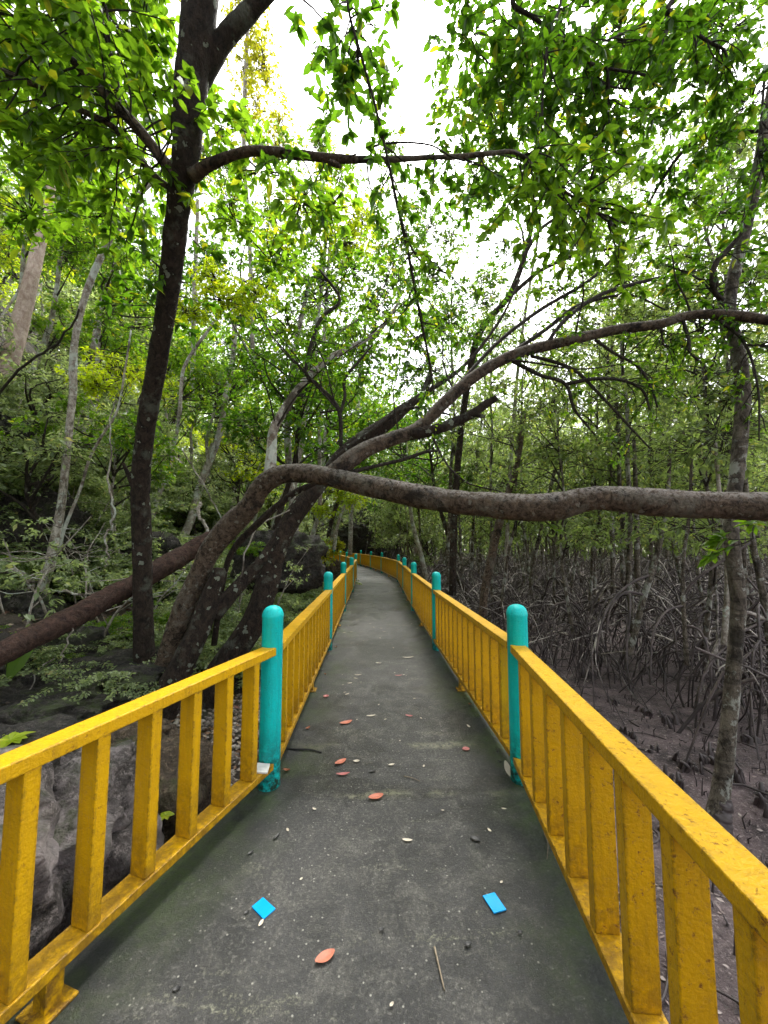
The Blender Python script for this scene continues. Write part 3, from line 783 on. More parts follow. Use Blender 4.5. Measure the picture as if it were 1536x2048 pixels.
rock(195, 1740, 2.35, .20, .28, .26, 19, M_ROCK2, "dark pitted rock below the moss patch behind the left railing", 1.3)
rock(315, 1590, 2.9, .30, .34, .24, 3, M_ROCK3, "brown rock with a green moss patch behind the left railing", 0.2, .6)
rock(330, 1530, 3.1, .13, .12, .12, 4, M_ROCK3, "pale tan knob of rock on top of the brown rock", 1.2)
rock(235, 1500, 3.4, .40, .25, .14, 5, M_ROCK3, "low brown rock behind the pale tan knob", .4)
rock(10, 1560, 2.4, .26, .3, .22, 6, M_ROCK, "dark rock at the left edge beneath the bright green sprig", .4)
rock(130, 1392, 4.6, 1.0, .7, .30, 7, M_ROCK, "broad dark ledge rock under the fallen log", .15, .9, .3)
rock(60, 1450, 4.0, .75, .5, .26, 8, M_ROCK, "flat dark rock below the ledge on the left", .1, .9, .3)
rock(205, 1450, 4.3, .45, .4, .28, 9, M_ROCK, "dark rock left of the tree trunk foot", .6, .6)
rock(40, 1080, 7.2, .9, .7, .7, 10, M_ROCK, "dark overhanging rock face behind the white tree", .5, .7, .4)
rock(-40, 920, 8.0, 1.0, .8, .7, 11, M_ROCK, "black cave like rock high on the left", .2, .6, .45)
rock(230, 1130, 8.2, .9, .8, .6, 13, M_ROCK, "dark shaded rock between the white tree and the near trunk", .9, .6, .4)
rock(575, 1200, 7.6, .45, .5, .42, 14, M_ROCK, "rounded grey boulder behind the leaning trunks near the second left post", .4, .3)
rock(560, 1120, 8.6, .8, .7, .55, 15, M_ROCK, "dark rock stacked above the rounded grey boulder", .4, .5)
rock(490, 1150, 8.2, .8, .8, .7, 16, M_ROCK, "shaded rock behind the leaning trunks", 1.4, .5, .4)
rock(735, 1062, 41, 3.0, 2.2, 3.2, 17, M_ROCK, "tall dark rock standing beyond the far bend of the path", .4, .5, .4)
rock(690, 1078, 37, 2.0, 2.0, 1.6, 18, M_ROCK, "dark rock at the bend left of the tall far rock", .9, .5, .4)
rock(273, 1452, 3.9, .07, .05, .10, 20, M_ROCK3, "small smooth tan stone at the foot of the near trunk", .2, .2, .1, "stone")
for k, (x, y, Y, s) in enumerate([(620, 1190, 9.5, .35), (640, 1165, 12, .5), (650, 1140, 16, .6)]):
    rock(x, y, Y, s, s * .9, s * .7, 30 + k, M_ROCK3, ["brown rock beside the second left bay of railing", "brown rock beside the third left bay of railing", "low brown rock beside the fourth left bay of railing"][k], k, .4)

rb = np.random.default_rng(44); RM = [rock_mesh("boulder", 60 + k, M_ROCK, 48, .22, .18, .15, .35, .5) for k in range(4)]
for i in range(46):
    q = on_bank(rb.uniform(-40, 660), rb.uniform(1150, 1420))
    if q is None or float(left_x(q[1])) - q[0] < .9: continue
    o = link("boulder", RM[i % 4]); o.location = [float(v) for v in q]; o.rotation_euler = (rb.uniform(-.4, .4), rb.uniform(-.4, .4), rb.uniform(0, 6.3)); o.scale = [float(rb.uniform(.6, 1.9))] * 3
    tag(o, "dark broken rock lying on the left bank among the undergrowth", "boulder", "dark broken rocks on the left bank")

# gravel, litter
def scatter_stones(name, n, region, size, mat, lab):
    mb = MB()
    dirs = unit(np.array([(1, 0, 0), (-1, 0, 0), (0, 1, 0), (0, -1, 0), (0, 0, 1), (0, 0, -1)], float))
    f = np.array([(0, 2, 4), (2, 1, 4), (1, 3, 4), (3, 0, 4), (2, 0, 5), (1, 2, 5), (3, 1, 5), (0, 3, 5)])
    # octahedron split once
    V = list(dirs); F = []; cache = {}
    def midp(a, b):
        k_ = (min(a, b), max(a, b))
        if k_ not in cache: V.append((V[a] + V[b]) / np.linalg.norm(V[a] + V[b])); cache[k_] = len(V) - 1
        return cache[k_]
    for a, b, c in f:
        x, y, z = midp(a, b), midp(b, c), midp(c, a); F += [(a, x, z), (x, b, y), (z, y, c), (x, y, z)]
    V = np.array(V); F = np.array(F); k_ = len(V)
    x, y = region(n); z = hgt(x, y); s = size * rng.uniform(.4, 1.3, n)
    sc = rng.uniform(.6, 1.25, (n, 3)) * s[:, None]; sc[:, 2] *= .7
    P0 = V[None] * (1 + rng.uniform(-.28, .28, (n, k_, 1))) * sc[:, None] + np.stack([x, y, z + s * .25], -1)[:, None]
    mb.add(P0.reshape(-1, 3), (F[None] + (np.arange(n) * k_)[:, None, None]).reshape(-1, 3))
    tag(mb.build(name, mat, smooth=False), lab, None, None, 'stuff')
def reg_left(n):
    y = rng.uniform(1.0, 13, n); return left_x(y) - .12 - rng.random(n) ** 1.3 * 2.0, y
scatter_stones("gravel", 9000, reg_left, .030, M_GRAVEL, "grey brown gravel on the ground beside the left railing")
def litter(name, n, region, L, mat, lab, lift=.02):
    mb = MB(); x, y = region(n); z = hgt(x, y) + rng.uniform(.0, lift, n)
    ax = rand_dirs(n); ax[:, 2] *= .25
    nr = np.array([0, 0, 1.0]) + rng.normal(size=(n, 3)) * .3
    LL = L * rng.uniform(.5, 1.3, n)
    leaves(mb, np.stack([x, y, z], -1), ax, nr, LL, LL * .45, False, -.08)
    tag(mb.build(name, mat), lab, None, None, 'stuff')
def reg_hill(n):
    y = rng.uniform(1.5, 18, n); return left_x(y) - .15 - rng.random(n) * 8, y
def reg_mud(n):
    y = rng.uniform(1.0, 16, n) ; return right_x(y) + .2 + rng.random(n) ** 1.2 * 10, y
litter("leaf_litter", 26000, reg_hill, .085, M_LITTER, "brown dead leaves covering the hillside ground")
litter("mud_litter", 16000, reg_mud, .045, M_MUDBITS, "pale leaf scraps strewn over the mangrove mud", .015)

# ------------------------------------------------------------------ near trees, traced limb by limb
class Tree:
    def __init__(s, name, label, cat, base, group=None):
        s.o = empty(name, base); tag(s.o, label, cat, group); s.base = np.asarray(base, float)
        s.leaf = {}; s.tw = MB(); s.paths = []
    def part(s, name, mb, mat, smooth=True, label=None):
        mb.v = [v - s.base for v in mb.v]
        o = mb.build(name, mat, s.o, smooth)
        if label: o['label'] = label
        return o
    def trunk(s, spec, mat, name="trunk", n=14, rough=.12, seed=0, label=None, keep=True):
        mb = MB(); p, r = limb(mb, spec, n, rough, seed, 22 if n >= 30 else 5)
        if n >= 30: p, r = p[::4], r[::4]
        s.part(name, mb, mat, label=label)
        if keep: s.paths.append((p, r))
        return p, r
    def twigs_on(s, p, n, length, kind, L, per=8, down=0.2, start=0.15, hi=True, r=rng, side=0.9):
        """secondary twigs with leaf whorls growing from a limb path"""
        lm = s.leaf.setdefault(kind, MB())
        for k in range(n):
            i = int((start + (1 - start) * r.random()) * (len(p) - 2)); o = p[i]
            t = unit(p[min(i + 1, len(p) - 1)] - p[i])
            d = unit(t * .6 + rand_dirs(1, r)[0] * side + np.array([0, 0, -down]))
            ln = length * r.uniform(.5, 1.2)
            q = [o]; dd = d.copy(); m = 6
            for j in range(m):
                dd = unit(dd + r.normal(size=3) * .16 + np.array([0, 0, -down * .22])); q.append(q[-1] + dd * ln / m)
            q = np.array(q); qs = smooth_path(q, 2)
            s.tw.tube(qs, np.linspace(.004 + ln * .006, .0022, len(qs)), 5, 0, 0, False)
            # leaves along the outer two thirds
            cnt = int(per * ln / .35); ti = r.uniform(.3, 1.0, cnt) ** .8 * m
            a = np.minimum(ti.astype(int), m - 1); fr = (ti - a)[:, None]
            pos = q[a] * (1 - fr) + q[a + 1] * fr; T = unit(q[a + 1] - q[a])
            ax = unit(rand_dirs(cnt, r) * .9 + T * .7); ax[:, 2] = ax[:, 2] * .6 - .15
            nr = np.array([0, 0, 1.0]) + r.normal(size=(cnt, 3)) * .4
            LL = L * r.uniform(.6, 1.15, cnt); leaves(lm, pos, ax, nr, LL, LL * r.uniform(.44, .56, cnt), hi, .2)
            # end whorl
            w = 6; ax = unit(rand_dirs(w, r) + T[-1:] * .6); ax[:, 2] = ax[:, 2] * .6 - .1
            leaves(lm, np.repeat(q[-1:], w, 0), ax, np.array([0, 0, 1.0]) + r.normal(size=(w, 3)) * .3, L * r.uniform(.8, 1.2, w), L * .48, hi, .2)
    def puff(s, px, py, Y, rad, ncl, per, L, kind, hi=True, twigs=True, flat=.6, r=rng):
        lm = s.leaf.setdefault(kind, MB()); c = P(px, py, Y)
        cloud(lm, c, rad, ncl, per, L, hi, None, r, s.tw if twigs else None, flat)
    def finish(s):
        if s.tw.n: s.part("twigs", s.tw, BK['twig'])
        for k, mb in s.leaf.items(): s.part("foliage", mb, LF[k], False)
ab = P(292, 1425, 4.9)

# --- tree A: the dark near trunk
A = Tree("tree", "tall dark lichen spotted tree rising right behind the left railing", "tree", P(292, 1425, 4.9))
pa, ra = A.trunk([(290, 1440, 4.9, 62), (290, 1395, 4.9, 50), (287, 1250, 4.8, 45), (283, 1060, 4.6, 43), (281, 975, 4.45, 42), (291, 860, 4.2, 42), (312, 740, 3.9, 44), (335, 600, 3.6, 48), (354, 440, 3.25, 54), (371, 310, 3.0, 62), (384, 160, 2.8, 74), (402, 0, 2.65, 80), (425, -220, 2.45, 84), (440, -500, 2.2, 80)], BK['dark'], n=40, rough=.11, seed=3)
A.trunk([(288, 1445, 4.85, 20), (272, 1400, 4.84, 22), (274, 1330, 4.8, 18), (280, 1250, 4.76, 10)], BK['dark'], "root_buttress", 8)
A.trunk([(275, 985, 4.42, 20), (264, 965, 4.38, 14), (255, 945, 4.34, 10), (246, 926, 4.30, 7)], BK['dark'], "dead_stub", 8, keep=False)
b1, _ = A.trunk([(385, 352, 3.02, 40), (412, 334, 2.95, 33), (445, 318, 2.9, 29), (485, 305, 2.85, 27), (530, 302, 2.8, 25), (600, 310, 2.75, 24), (680, 318, 2.7, 22), (745, 319, 2.68, 16), (800, 318, 2.66, 15), (860, 315, 2.64, 13), (920, 313, 2.62, 13), (980, 307, 2.6, 12), (1026, 304, 2.6, 11), (1052, 320, 2.62, 10), (1090, 352, 2.66, 9), (1140, 390, 2.7, 8), (1185, 420, 2.75, 7), (1235, 455, 2.8, 5)], BK['arch'], "branch", 10, .16, 5, "long level branch reaching right over the path")
A.trunk([(660, 325, 2.68, 16), (674, 330, 2.67, 14), (682, 334, 2.66, 8)], BK['arch'], "knot", 6, keep=False)
b2, _ = A.trunk([(352, 352, 3.05, 30), (330, 325, 3.0, 25), (297, 283, 2.95, 22), (265, 245, 2.9, 22), (235, 215, 2.85, 22), (200, 175, 2.8, 21), (168, 142, 2.75, 19), (143, 120, 2.7, 15)], BK['arch'], "branch", 10, .14, 6)
b3, _ = A.trunk([(335, 372, 3.15, 14), (318, 360, 3.1, 13), (285, 325, 3.0, 13), (255, 285, 2.95, 13), (235, 262, 2.9, 13), (205, 240, 2.85, 13), (150, 215, 2.8, 13), (100, 181, 2.75, 13), (45, 160, 2.7, 14), (-30, 128, 2.6, 13), (-120, 90, 2.5, 10)], BK['arch'], "branch", 8, .14, 7)
b4, _ = A.trunk([(402, 170, 2.85, 40), (425, 120, 2.8, 50), (455, 70, 2.75, 52), (500, 22, 2.7, 48), (550, -30, 2.65, 42), (660, -140, 2.6, 36), (820, -260, 2.5, 24)], BK['dark'], "branch", 12, .12, 8)
b5, _ = A.trunk([(238, 222, 2.84, 9), (236, 170, 2.8, 8), (222, 110, 2.75, 8), (205, 50, 2.7, 7), (196, -20, 2.65, 7), (180, -100, 2.6, 6)], BK['twig'], "branch", 6)
b6, _ = A.trunk([(690, -60, 2.3, 6), (697, 20, 2.35, 6), (722, 110, 2.4, 6), (750, 210, 2.45, 6), (774, 312, 2.5, 6), (790, 390, 2.6, 7), (815, 500, 2.75, 7), (838, 620, 2.9, 6), (860, 730, 3.1, 5), (868, 790, 3.2, 3)], BK['twig'], "branch", 6, .1, 4)
b7, _ = A.trunk([(795, 405, 2.6, 5), (815, 480, 2.65, 5), (850, 530, 2.7, 4), (905, 548, 2.8, 3)], BK['twig'], "branch", 5)
b8, _ = A.trunk([(740, 315, 2.66, 6), (750, 292, 2.62, 6), (800, 285, 2.6, 6), (860, 290, 2.58, 5), (900, 312, 2.58, 5), (930, 322, 2.56, 4)], BK['twig'], "branch", 5)
A.twigs_on(b1[12:60], 16, .45, 'deep', .085, 8, .25)
A.twigs_on(b1[55:], 44, .55, 'mid', .085, 10, .45)
A.twigs_on(b2, 30, .8, 'mid', .11, 9, .3)
A.twigs_on(b3, 46, .8, 'mid', .105, 9, .25)
A.twigs_on(b4[20:], 26, .8, 'deep', .11, 9, .1)
A.twigs_on(b5, 18, .6, 'mid', .11, 10, .2)
A.twigs_on(b6[2:14], 14, .40, 'deep', .085, 10, .35)
A.twigs_on(b6[14:], 20, .35, 'deep', .075, 8, .3)
A.twigs_on(b7, 8, .3, 'mid', .07)
A.twigs_on(pa[34:52], 14, .55, 'deep', .10, 9, .1)
for q in [(60, 50, 3.0), (190, 30, 3.0), (290, 90, 3.3), (40, 250, 3.2), (150, 330, 3.6), (60, 430, 3.9), (230, 430, 4.2), (300, 190, 3.5), (120, 120, 3.6), (-40, 120, 3.2), (260, -40, 3.1), (80, -60, 2.9)]:
    A.puff(*q, (.55, .5, .4), 34, 9, .12, 'mid')
for q in [(520, 340, 3.4), (600, 400, 3.6), (470, 440, 4.0), (540, 520, 4.2), (660, 420, 3.8), (450, 250, 3.6)]:
    A.puff(*q, (.40, .4, .32), 20, 9, .10, 'mid')
for q in [(650, 90, 3.2), (700, 170, 3.1), (730, 40, 3.0), (770, 130, 3.2), (655, 210, 3.4), (760, 240, 3.4)]:
    A.puff(*q, (.22, .3, .26), 8, 7, .10, 'deep')
A.finish()

# --- clump B: the arched leaning tree and its neighbours
B = Tree("leaning_tree", "arched brown tree leaning over the path at head height from the left bank", "tree", P(320, 1430, 4.7))
B.trunk([(312, 1440, 4.72, 84), (322, 1370, 4.72, 52), (340, 1300, 4.72, 46), (362, 1230, 4.7, 45), (390, 1168, 4.68, 44), (423, 1098, 4.65, 46), (462, 1050, 4.6, 48), (500, 1012, 4.5, 46), (522, 975, 4.42, 45), (552, 953, 4.35, 41), (592, 946, 4.25, 39), (650, 952, 4.15, 40), (720, 968, 4.0, 44), (800, 985, 3.85, 48), (880, 1000, 3.7, 48), (960, 1008, 3.55, 51), (1040, 1015, 3.42, 55), (1110, 1012, 3.32, 56), (1150, 1004, 3.26, 52), (1200, 996, 3.2, 51), (1300, 1004, 3.1, 58), (1420, 1011, 3.0, 58), (1540, 1014, 2.9, 60), (1700, 1030, 2.75, 60), (2000, 1070, 2.6, 56)], BK['arch'], n=44, rough=.12, seed=12)
B.trunk([(1060, 1022, 3.38, 30), (1090, 1030, 3.34, 26), (1115, 1034, 3.3, 16)], BK['arch'], "knot", 8, keep=False)
u1, _ = B.trunk([(655, 955, 4.15, 38), (690, 927, 4.15, 38), (735, 897, 4.2, 34), (790, 876, 4.25, 32), (828, 862, 4.28, 30), (858, 836, 4.3, 27), (900, 795, 4.3, 26), (960, 745, 4.3, 25), (1035, 707, 4.3, 24), (1130, 683, 4.25, 22), (1230, 660, 4.2, 22), (1320, 648, 4.1, 20), (1365, 634, 4.05, 20), (1410, 628, 4.0, 21), (1470, 631, 3.9, 24), (1540, 641, 3.8, 22), (1660, 660, 3.6, 18), (1800, 640, 3.5, 12)], BK['arch'], "branch", 12, .12, 13, "long upper branch rising to the right edge")
u2, _ = B.trunk([(820, 868, 4.27, 28), (862, 862, 4.2, 24), (915, 842, 4.15, 22), (950, 824, 4.1, 19), (972, 808, 4.08, 17), (994, 796, 4.05, 11)], BK['dark'], "dead_branch", 10, .14, 14)
B.trunk([(948, 828, 4.1, 14), (960, 832, 4.08, 11), (970, 833, 4.06, 6)], BK['dark'], "stub", 6, keep=False)
u3, _ = B.trunk([(538, 958, 4.38, 26), (543, 905, 4.4, 23), (547, 860, 4.42, 20), (572, 815, 4.5, 20), (602, 772, 4.6, 17), (650, 722, 4.8, 15), (700, 695, 4.95, 12), (760, 660, 5.1, 8), (800, 600, 5.2, 5)], BK['pale'], "branch", 9, .14, 15)
u4, _ = B.trunk([(700, 945, 4.12, 10), (760, 930, 4.1, 8), (810, 918, 4.08, 8), (850, 904, 4.05, 7), (876, 902, 4.0, 4)], BK['twig'], "branch", 6)
u5, _ = B.trunk([(682, 893, 4.2, 9), (680, 830, 4.25, 10), (665, 800, 4.28, 9), (635, 770, 4.3, 9), (612, 738, 4.3, 9), (640, 640, 4.4, 8), (680, 600, 4.5, 7), (640, 540, 4.5, 5)], BK['twig'], "branch", 6)
u6, _ = B.trunk([(680, 830, 4.25, 7), (690, 790, 4.25, 7), (688, 760, 4.3, 6), (720, 720, 4.35, 5), (745, 690, 4.4, 4)], BK['twig'], "branch", 6)
hang = []
for sp in ([(1026, 722, 4.28, 12), (1050, 735, 4.2, 11), (1084, 752, 4.1, 10), (1131, 768, 4.05, 9), (1149, 819, 4.0, 7), (1190, 870, 3.95, 4)],
           [(1061, 712, 4.28, 9), (1112, 725, 4.2, 9), (1155, 745, 4.1, 8), (1209, 799, 4.0, 7), (1256, 850, 3.9, 6), (1300, 897, 3.8, 4)],
           [(1133, 768, 4.05, 9), (1186, 758, 4.0, 8), (1241, 760, 3.95, 7), (1284, 780, 3.9, 7), (1300, 819, 3.88, 5)],
           [(1190, 680, 4.22, 8), (1233, 709, 4.1, 8), (1276, 733, 4.05, 7), (1303, 776, 4.0, 6), (1315, 815, 3.95, 4)],
           [(1366, 640, 4.05, 9), (1377, 678, 4.0, 9), (1381, 705, 3.98, 8), (1409, 733, 3.95, 6), (1413, 760, 3.9, 5)],
           [(1428, 634, 3.98, 9), (1471, 666, 3.9, 8), (1491, 690, 3.85, 8), (1506, 729, 3.8, 7), (1518, 795, 3.75, 6), (1518, 881, 3.7, 4)],
           [(1320, 652, 4.1, 6), (1324, 672, 4.1, 5), (1325, 690, 4.1, 3)],
           [(1491, 690, 3.85, 7), (1540, 692, 3.8, 6), (1620, 700, 3.7, 5)],
           [(1085, 700, 4.28, 9), (1130, 640, 4.4, 9), (1200, 590, 4.6, 8), (1300, 560, 4.8, 8), (1400, 540, 5, 5)],
           [(1000, 722, 4.3, 9), (1090, 660, 4.5, 9), (1160, 610, 4.7, 8), (1260, 590, 4.9, 6), (1330, 620, 5, 4)],
           [(900, 790, 4.3, 8), (990, 690, 4.7, 8), (1080, 620, 5.0, 8), (1180, 560, 5.3, 7), (1240, 500, 5.4, 5)]):
    hp, _ = B.trunk(sp, BK['twig'], "branch", 6, .1, 3); hang.append(hp)
for hp in hang: B.twigs_on(hp, 11, .38, 'mid', .060, 9, .35)
B.twigs_on(u1[35:], 22, .4, 'deep', .065, 8, .2)
B.twigs_on(u3[12:], 16, .5, 'mid', .07, 9, .0)
B.twigs_on(u5, 20, .5, 'deep', .07, 9, .0)
B.twigs_on(u6, 8, .4, 'mid', .07)
B.twigs_on(u2[14:], 4, .25, 'mid', .06)
B.twigs_on(u1, 12, 1.7, 'mid', .06, 4, -.25)
B.twigs_on(u3, 8, 1.4, 'mid', .065, 4, -.2)
B.twigs_on(u5, 6, 1.2, 'mid', .06, 4, -.1)
B.twigs_on(u4, 4, .3, 'mid', .06)
for q in [(1250, 560, 5.0), (1400, 520, 5.2), (1180, 500, 5.4), (1340, 700, 4.6), (1500, 560, 4.6), (1130, 580, 5.4), (760, 620, 5.2), (640, 600, 4.9), (700, 540, 5.2), (580, 660, 5.0), (820, 680, 5.2)]:
    B.puff(*q, (.55, .5, .42), 34, 9, .078, 'mid')
B.finish()

def simple_tree(name, label, cat, spec, mat, extra=(), group=None, n=12, rough=.12, seed=1, partname="trunk"):
    T = Tree(name, label, cat, P(*spec[0][:3]), group)
    T.trunk(spec, BK[mat], partname, n, rough, seed)
    for e in extra: T.trunk(e, BK[mat], "branch", max(6, n - 4), rough, seed + 1)
    return T
t2 = simple_tree("leaning_tree", "dark leaning tree with a thick crown stem behind the arched trunk", "tree",
    [(395, 1425, 5.0, 66), (440, 1345, 5.1, 58), (500, 1258, 5.2, 54), (530, 1185, 5.3, 50), (550, 1112, 5.4, 44), (580, 1045, 5.5, 40), (620, 990, 5.6, 38), (650, 955, 5.7, 36), (690, 908, 5.8, 36), (735, 872, 5.9, 34), (772, 848, 6.0, 31), (805, 820, 6.1, 24), (845, 790, 6.3, 14)], 'dark',
    [[(665, 925, 5.6, 12), (700, 895, 5.6, 13), (750, 860, 5.65, 12), (800, 822, 5.7, 10), (850, 816, 5.7, 7), (900, 830, 5.7, 4)],
     [(840, 795, 6.3, 9), (860, 740, 6.5, 7), (840, 690, 6.7, 6), (800, 640, 6.9, 4)], [(845, 790, 6.3, 9), (930, 730, 6.6, 8), (1000, 640, 7, 6), (1040, 560, 7.2, 4)]], seed=21)
for q in [(860, 740, 6.6), (900, 640, 7.0), (780, 560, 7.2), (960, 600, 7.4), (720, 700, 6.8), (1020, 500, 7.6), (640, 480, 7.2)]: t2.puff(*q, (.8, .7, .6), 55, 10, .085, 'deep', False)
t2.finish()
t3 = simple_tree("leaning_tree", "sawn off leaning trunk with white lichen discs in front of the arched tree", "tree",
    [(312, 1445, 4.5, 84), (336, 1385, 4.5, 58), (352, 1352, 4.5, 52), (385, 1288, 4.55, 49), (408, 1232, 4.6, 46), (425, 1180, 4.6, 41), (436, 1150, 4.6, 34), (438, 1136, 4.6, 25)], 'dark', [[(424, 1235, 4.75, 34), (462, 1190, 4.9, 32), (500, 1147, 5.05, 27), (524, 1118, 5.1, 20), (545, 1080, 5.2, 12)]], seed=23)
t3.finish()
t4 = simple_tree("leaning_tree", "thin dark stem curving up between the leaning trunks", "tree",
    [(428, 1290, 5.0, 14), (440, 1200, 4.95, 13), (452, 1135, 4.9, 13), (470, 1095, 4.9, 14), (500, 1062, 4.9, 15), (545, 1020, 4.9, 15), (590, 985, 4.9, 14), (625, 968, 4.9, 12), (700, 930, 5.0, 9)], 'dark', n=8, seed=24); t4.finish()
tl = simple_tree("fallen_log", "reddish brown fallen log slanting down across the dark rocks", "log",
    [(-90, 1352, 3.5, 52), (0, 1308, 3.75, 50), (90, 1262, 4.1, 47), (160, 1228, 4.4, 46), (210, 1198, 4.65, 44), (270, 1168, 4.95, 42), (330, 1132, 5.3, 41), (385, 1100, 5.7, 38), (440, 1068, 6.0, 32)], 'log', n=36, rough=.16, seed=25, partname="log"); tl.finish()

# white crooked tree
D = Tree("white_tree", "slender white barked tree with exposed roots on the left bank", "tree", P(75, 1200, 6.0))
D.trunk([(78, 1200, 6.0, 24), (92, 1150, 6.0, 27), (104, 1112, 6.05, 26), (114, 1060, 6.1, 22), (124, 1000, 6.1, 20), (131, 930, 6.1, 19), (139, 850, 6.1, 18), (146, 785, 6.1, 18), (146, 735, 6.05, 19), (150, 680, 6.0, 17), (165, 610, 5.95, 17), (190, 540, 5.9, 17), (222, 475, 5.85, 16), (268, 402, 5.8, 13), (325, 348, 5.8, 10), (400, 300, 5.8, 11), (470, 260, 5.8, 8)], BK['pale'], n=12, rough=.1, seed=31)
for sp in ([(96, 1150, 6.0, 16), (60, 1160, 5.9, 15), (38, 1145, 5.85, 12), (10, 1142, 5.8, 11), (-40, 1152, 5.8, 8)],
           [(85, 1180, 6.0, 14), (60, 1210, 5.9, 13), (36, 1222, 5.8, 11), (26, 1236, 5.75, 12), (34, 1262, 5.7, 11), (55, 1285, 5.7, 9)],
           [(82, 1190, 6.0, 14), (66, 1215, 5.9, 13), (58, 1245, 5.8, 12), (60, 1262, 5.8, 10), (78, 1285, 5.8, 8)],
           [(50, 1222, 5.8, 7), (0, 1252, 5.6, 6), (-40, 1262, 5.5, 5)], [(70, 1170, 5.9, 8), (20, 1195, 5.7, 6), (-20, 1215, 5.6, 5)]):
    D.trunk(sp, BK['pale'], "root", 8, .15, 5)
dv, _ = D.trunk([(118, 1110, 6.05, 8), (128, 1060, 6, 8), (160, 980, 5.95, 7), (180, 915, 5.9, 7), (205, 870, 5.85, 6), (235, 820, 5.8, 6), (250, 740, 5.8, 5), (262, 660, 5.8, 4)], BK['pale'], "branch", 6)
D.twigs_on(dv[20:], 10, .5, 'lime', .08, 8, .1, hi=False)
for q in [(300, 340, 6.2), (400, 330, 6.4), (200, 380, 6.6)]: D.puff(*q, (.6, .6, .4), 20, 9, .10, 'mid', False)
D.finish()

def pale_tree(lab, spec, mat, puffs, kind='mid', extra=(), name="forest_tree", L=.1):
    T = simple_tree(name, lab, "tree", spec, mat, extra, n=10, rough=.08)
    for q in puffs: T.puff(q[0], q[1], q[2], q[3] if len(q) > 3 else (1.0, .9, .7), 70, 11, L, kind, False)
    T.finish()
pale_tree("thick pinkish pale trunk standing high at the left edge", [(8, 760, 8.5, 50), (26, 700, 8.5, 46), (45, 630, 8.5, 42), (62, 560, 8.4, 37), (78, 490, 8.4, 32), (95, 410, 8.3, 26), (108, 340, 8.2, 19), (120, 270, 8.2, 12)], 'pink', [(60, 330, 8.4), (180, 250, 8.6), (-40, 250, 8.3), (100, 150, 8.6)])
pale_tree("thin mottled grey tree right of the white barked tree", [(185, 700, 9.5, 13), (196, 640, 9.5, 12), (208, 590, 9.5, 12), (225, 545, 9.5, 11), (240, 500, 9.5, 9)], 'pale', [(230, 480, 9.6), (180, 400, 9.8)])
pale_tree("straight white pole like trunk behind the dark near tree", [(383, 800, 12, 11), (386, 720, 12, 11), (388, 620, 12, 11), (392, 500, 12, 10), (396, 400, 12, 8)], 'pale', [(380, 380, 12, (1.6, 1.4, 1.1)), (460, 420, 12.5, (1.6, 1.4, 1.1))], 'lime')
pale_tree("pale kinked sapling leaning right behind the dark near tree", [(360, 830, 9, 8), (362, 780, 9, 8), (368, 735, 9, 8), (395, 690, 9, 8), (425, 650, 9.1, 7), (455, 610, 9.2, 5)], 'pale', [(450, 600, 7.0, (.7, .6, .22)), (380, 625, 7.2, (.6, .6, .22)), (510, 590, 7.0, (.5, .6, .2)), (240, 740, 7.4, (.8, .6, .22)), (190, 770, 7.2, (.5, .6, .18)), (430, 560, 7.0, (.5, .5, .2))], 'lime', L=.085)
pale_tree("yellow leaved tree glowing high above the path on the left", [(505, 700, 11, 9), (500, 500, 11, 9), (488, 300, 11, 9), (492, 120, 11, 8), (500, -20, 11, 6)], 'pale', [(500, 60, 11.2, (.8, 1, 1.0)), (530, 150, 11.4, (.6, 1, 1.0)), (525, 110, 11.3, (.6, .8, 1.0)), (515, 220, 11.3, (.7, .8, 1.0)), (560, 250, 11.4, (.6, .8, .9)), (490, 130, 11.2, (.7, .8, 1)), (480, 0, 11.2, (.8, .9, .8)), (520, 300, 11.4, (1.0, 1, .8)), (640, 300, 13, (1.3, 1, .6)), (400, 330, 11.4, (1., 1, .6)), (600, 420, 12, (1.2, 1, .6))], 'gold')
pale_tree("lime green sapling in the centre beneath the level branch", [(640, 1010, 10, 9), (640, 850, 10, 8), (650, 650, 10, 8), (660, 480, 10, 6)], 'pale', [(650, 425, 6.6, (.55, .6, .25)), (720, 440, 6.6, (.5, .6, .25)), (690, 480, 6.4, (.5, .8, .25)), (760, 500, 9.4, (.8, .8, .4)), (560, 470, 7, (.4, .5, .2))], 'lime', L=.075)
pale_tree("bright lime leafed sapling under the arch at the far bend", [(668, 1100, 14, 8), (675, 1050, 14, 7), (690, 1010, 14, 5)], 'pale', [(705, 1000, 13, (.7, .6, .35)), (670, 985, 13.2, (.7, .6, .3)), (640, 1020, 13, (.7, .6, .3))], 'lime', L=.10)
pale_tree("yellow green bush on the bank at the left of the far railing", [(652, 1150, 15, 8), (650, 1125, 15, 6), (648, 1100, 15, 4)], 'dark', [(650, 1115, 15, (.45, .4, .5)), (668, 1090, 15.2, (.5, .4, .4))], 'gold', name="bush", L=.09)
pale_tree("forked dark limbed tree in the gap right of the centre", [(905, 1190, 10.5, 16), (908, 1050, 10.4, 15), (918, 900, 10.2, 14), (935, 770, 9.8, 14), (960, 664, 9.4, 14), (1014, 598, 9, 13), (1040, 540, 8.8, 12), (1052, 500, 8.7, 12), (1062, 460, 8.6, 9), (1066, 410, 8.5, 6)], 'dark',
          [(1000, 380, 8.8), (1140, 420, 9), (860, 460, 9.6)], 'deep', [[(1014, 598, 9, 10), (1073, 547, 8.8, 10), (1120, 522, 8.7, 9), (1170, 504, 8.6, 8), (1225, 496, 8.5, 6), (1290, 470, 8.4, 4)], [(1052, 505, 8.7, 8), (1080, 460, 8.6, 8), (1120, 430, 8.5, 6), (1160, 400, 8.4, 4)], [(1050, 500, 8.7, 6), (1040, 450, 8.6, 5), (1010, 430, 8.6, 4)]], L=.08)

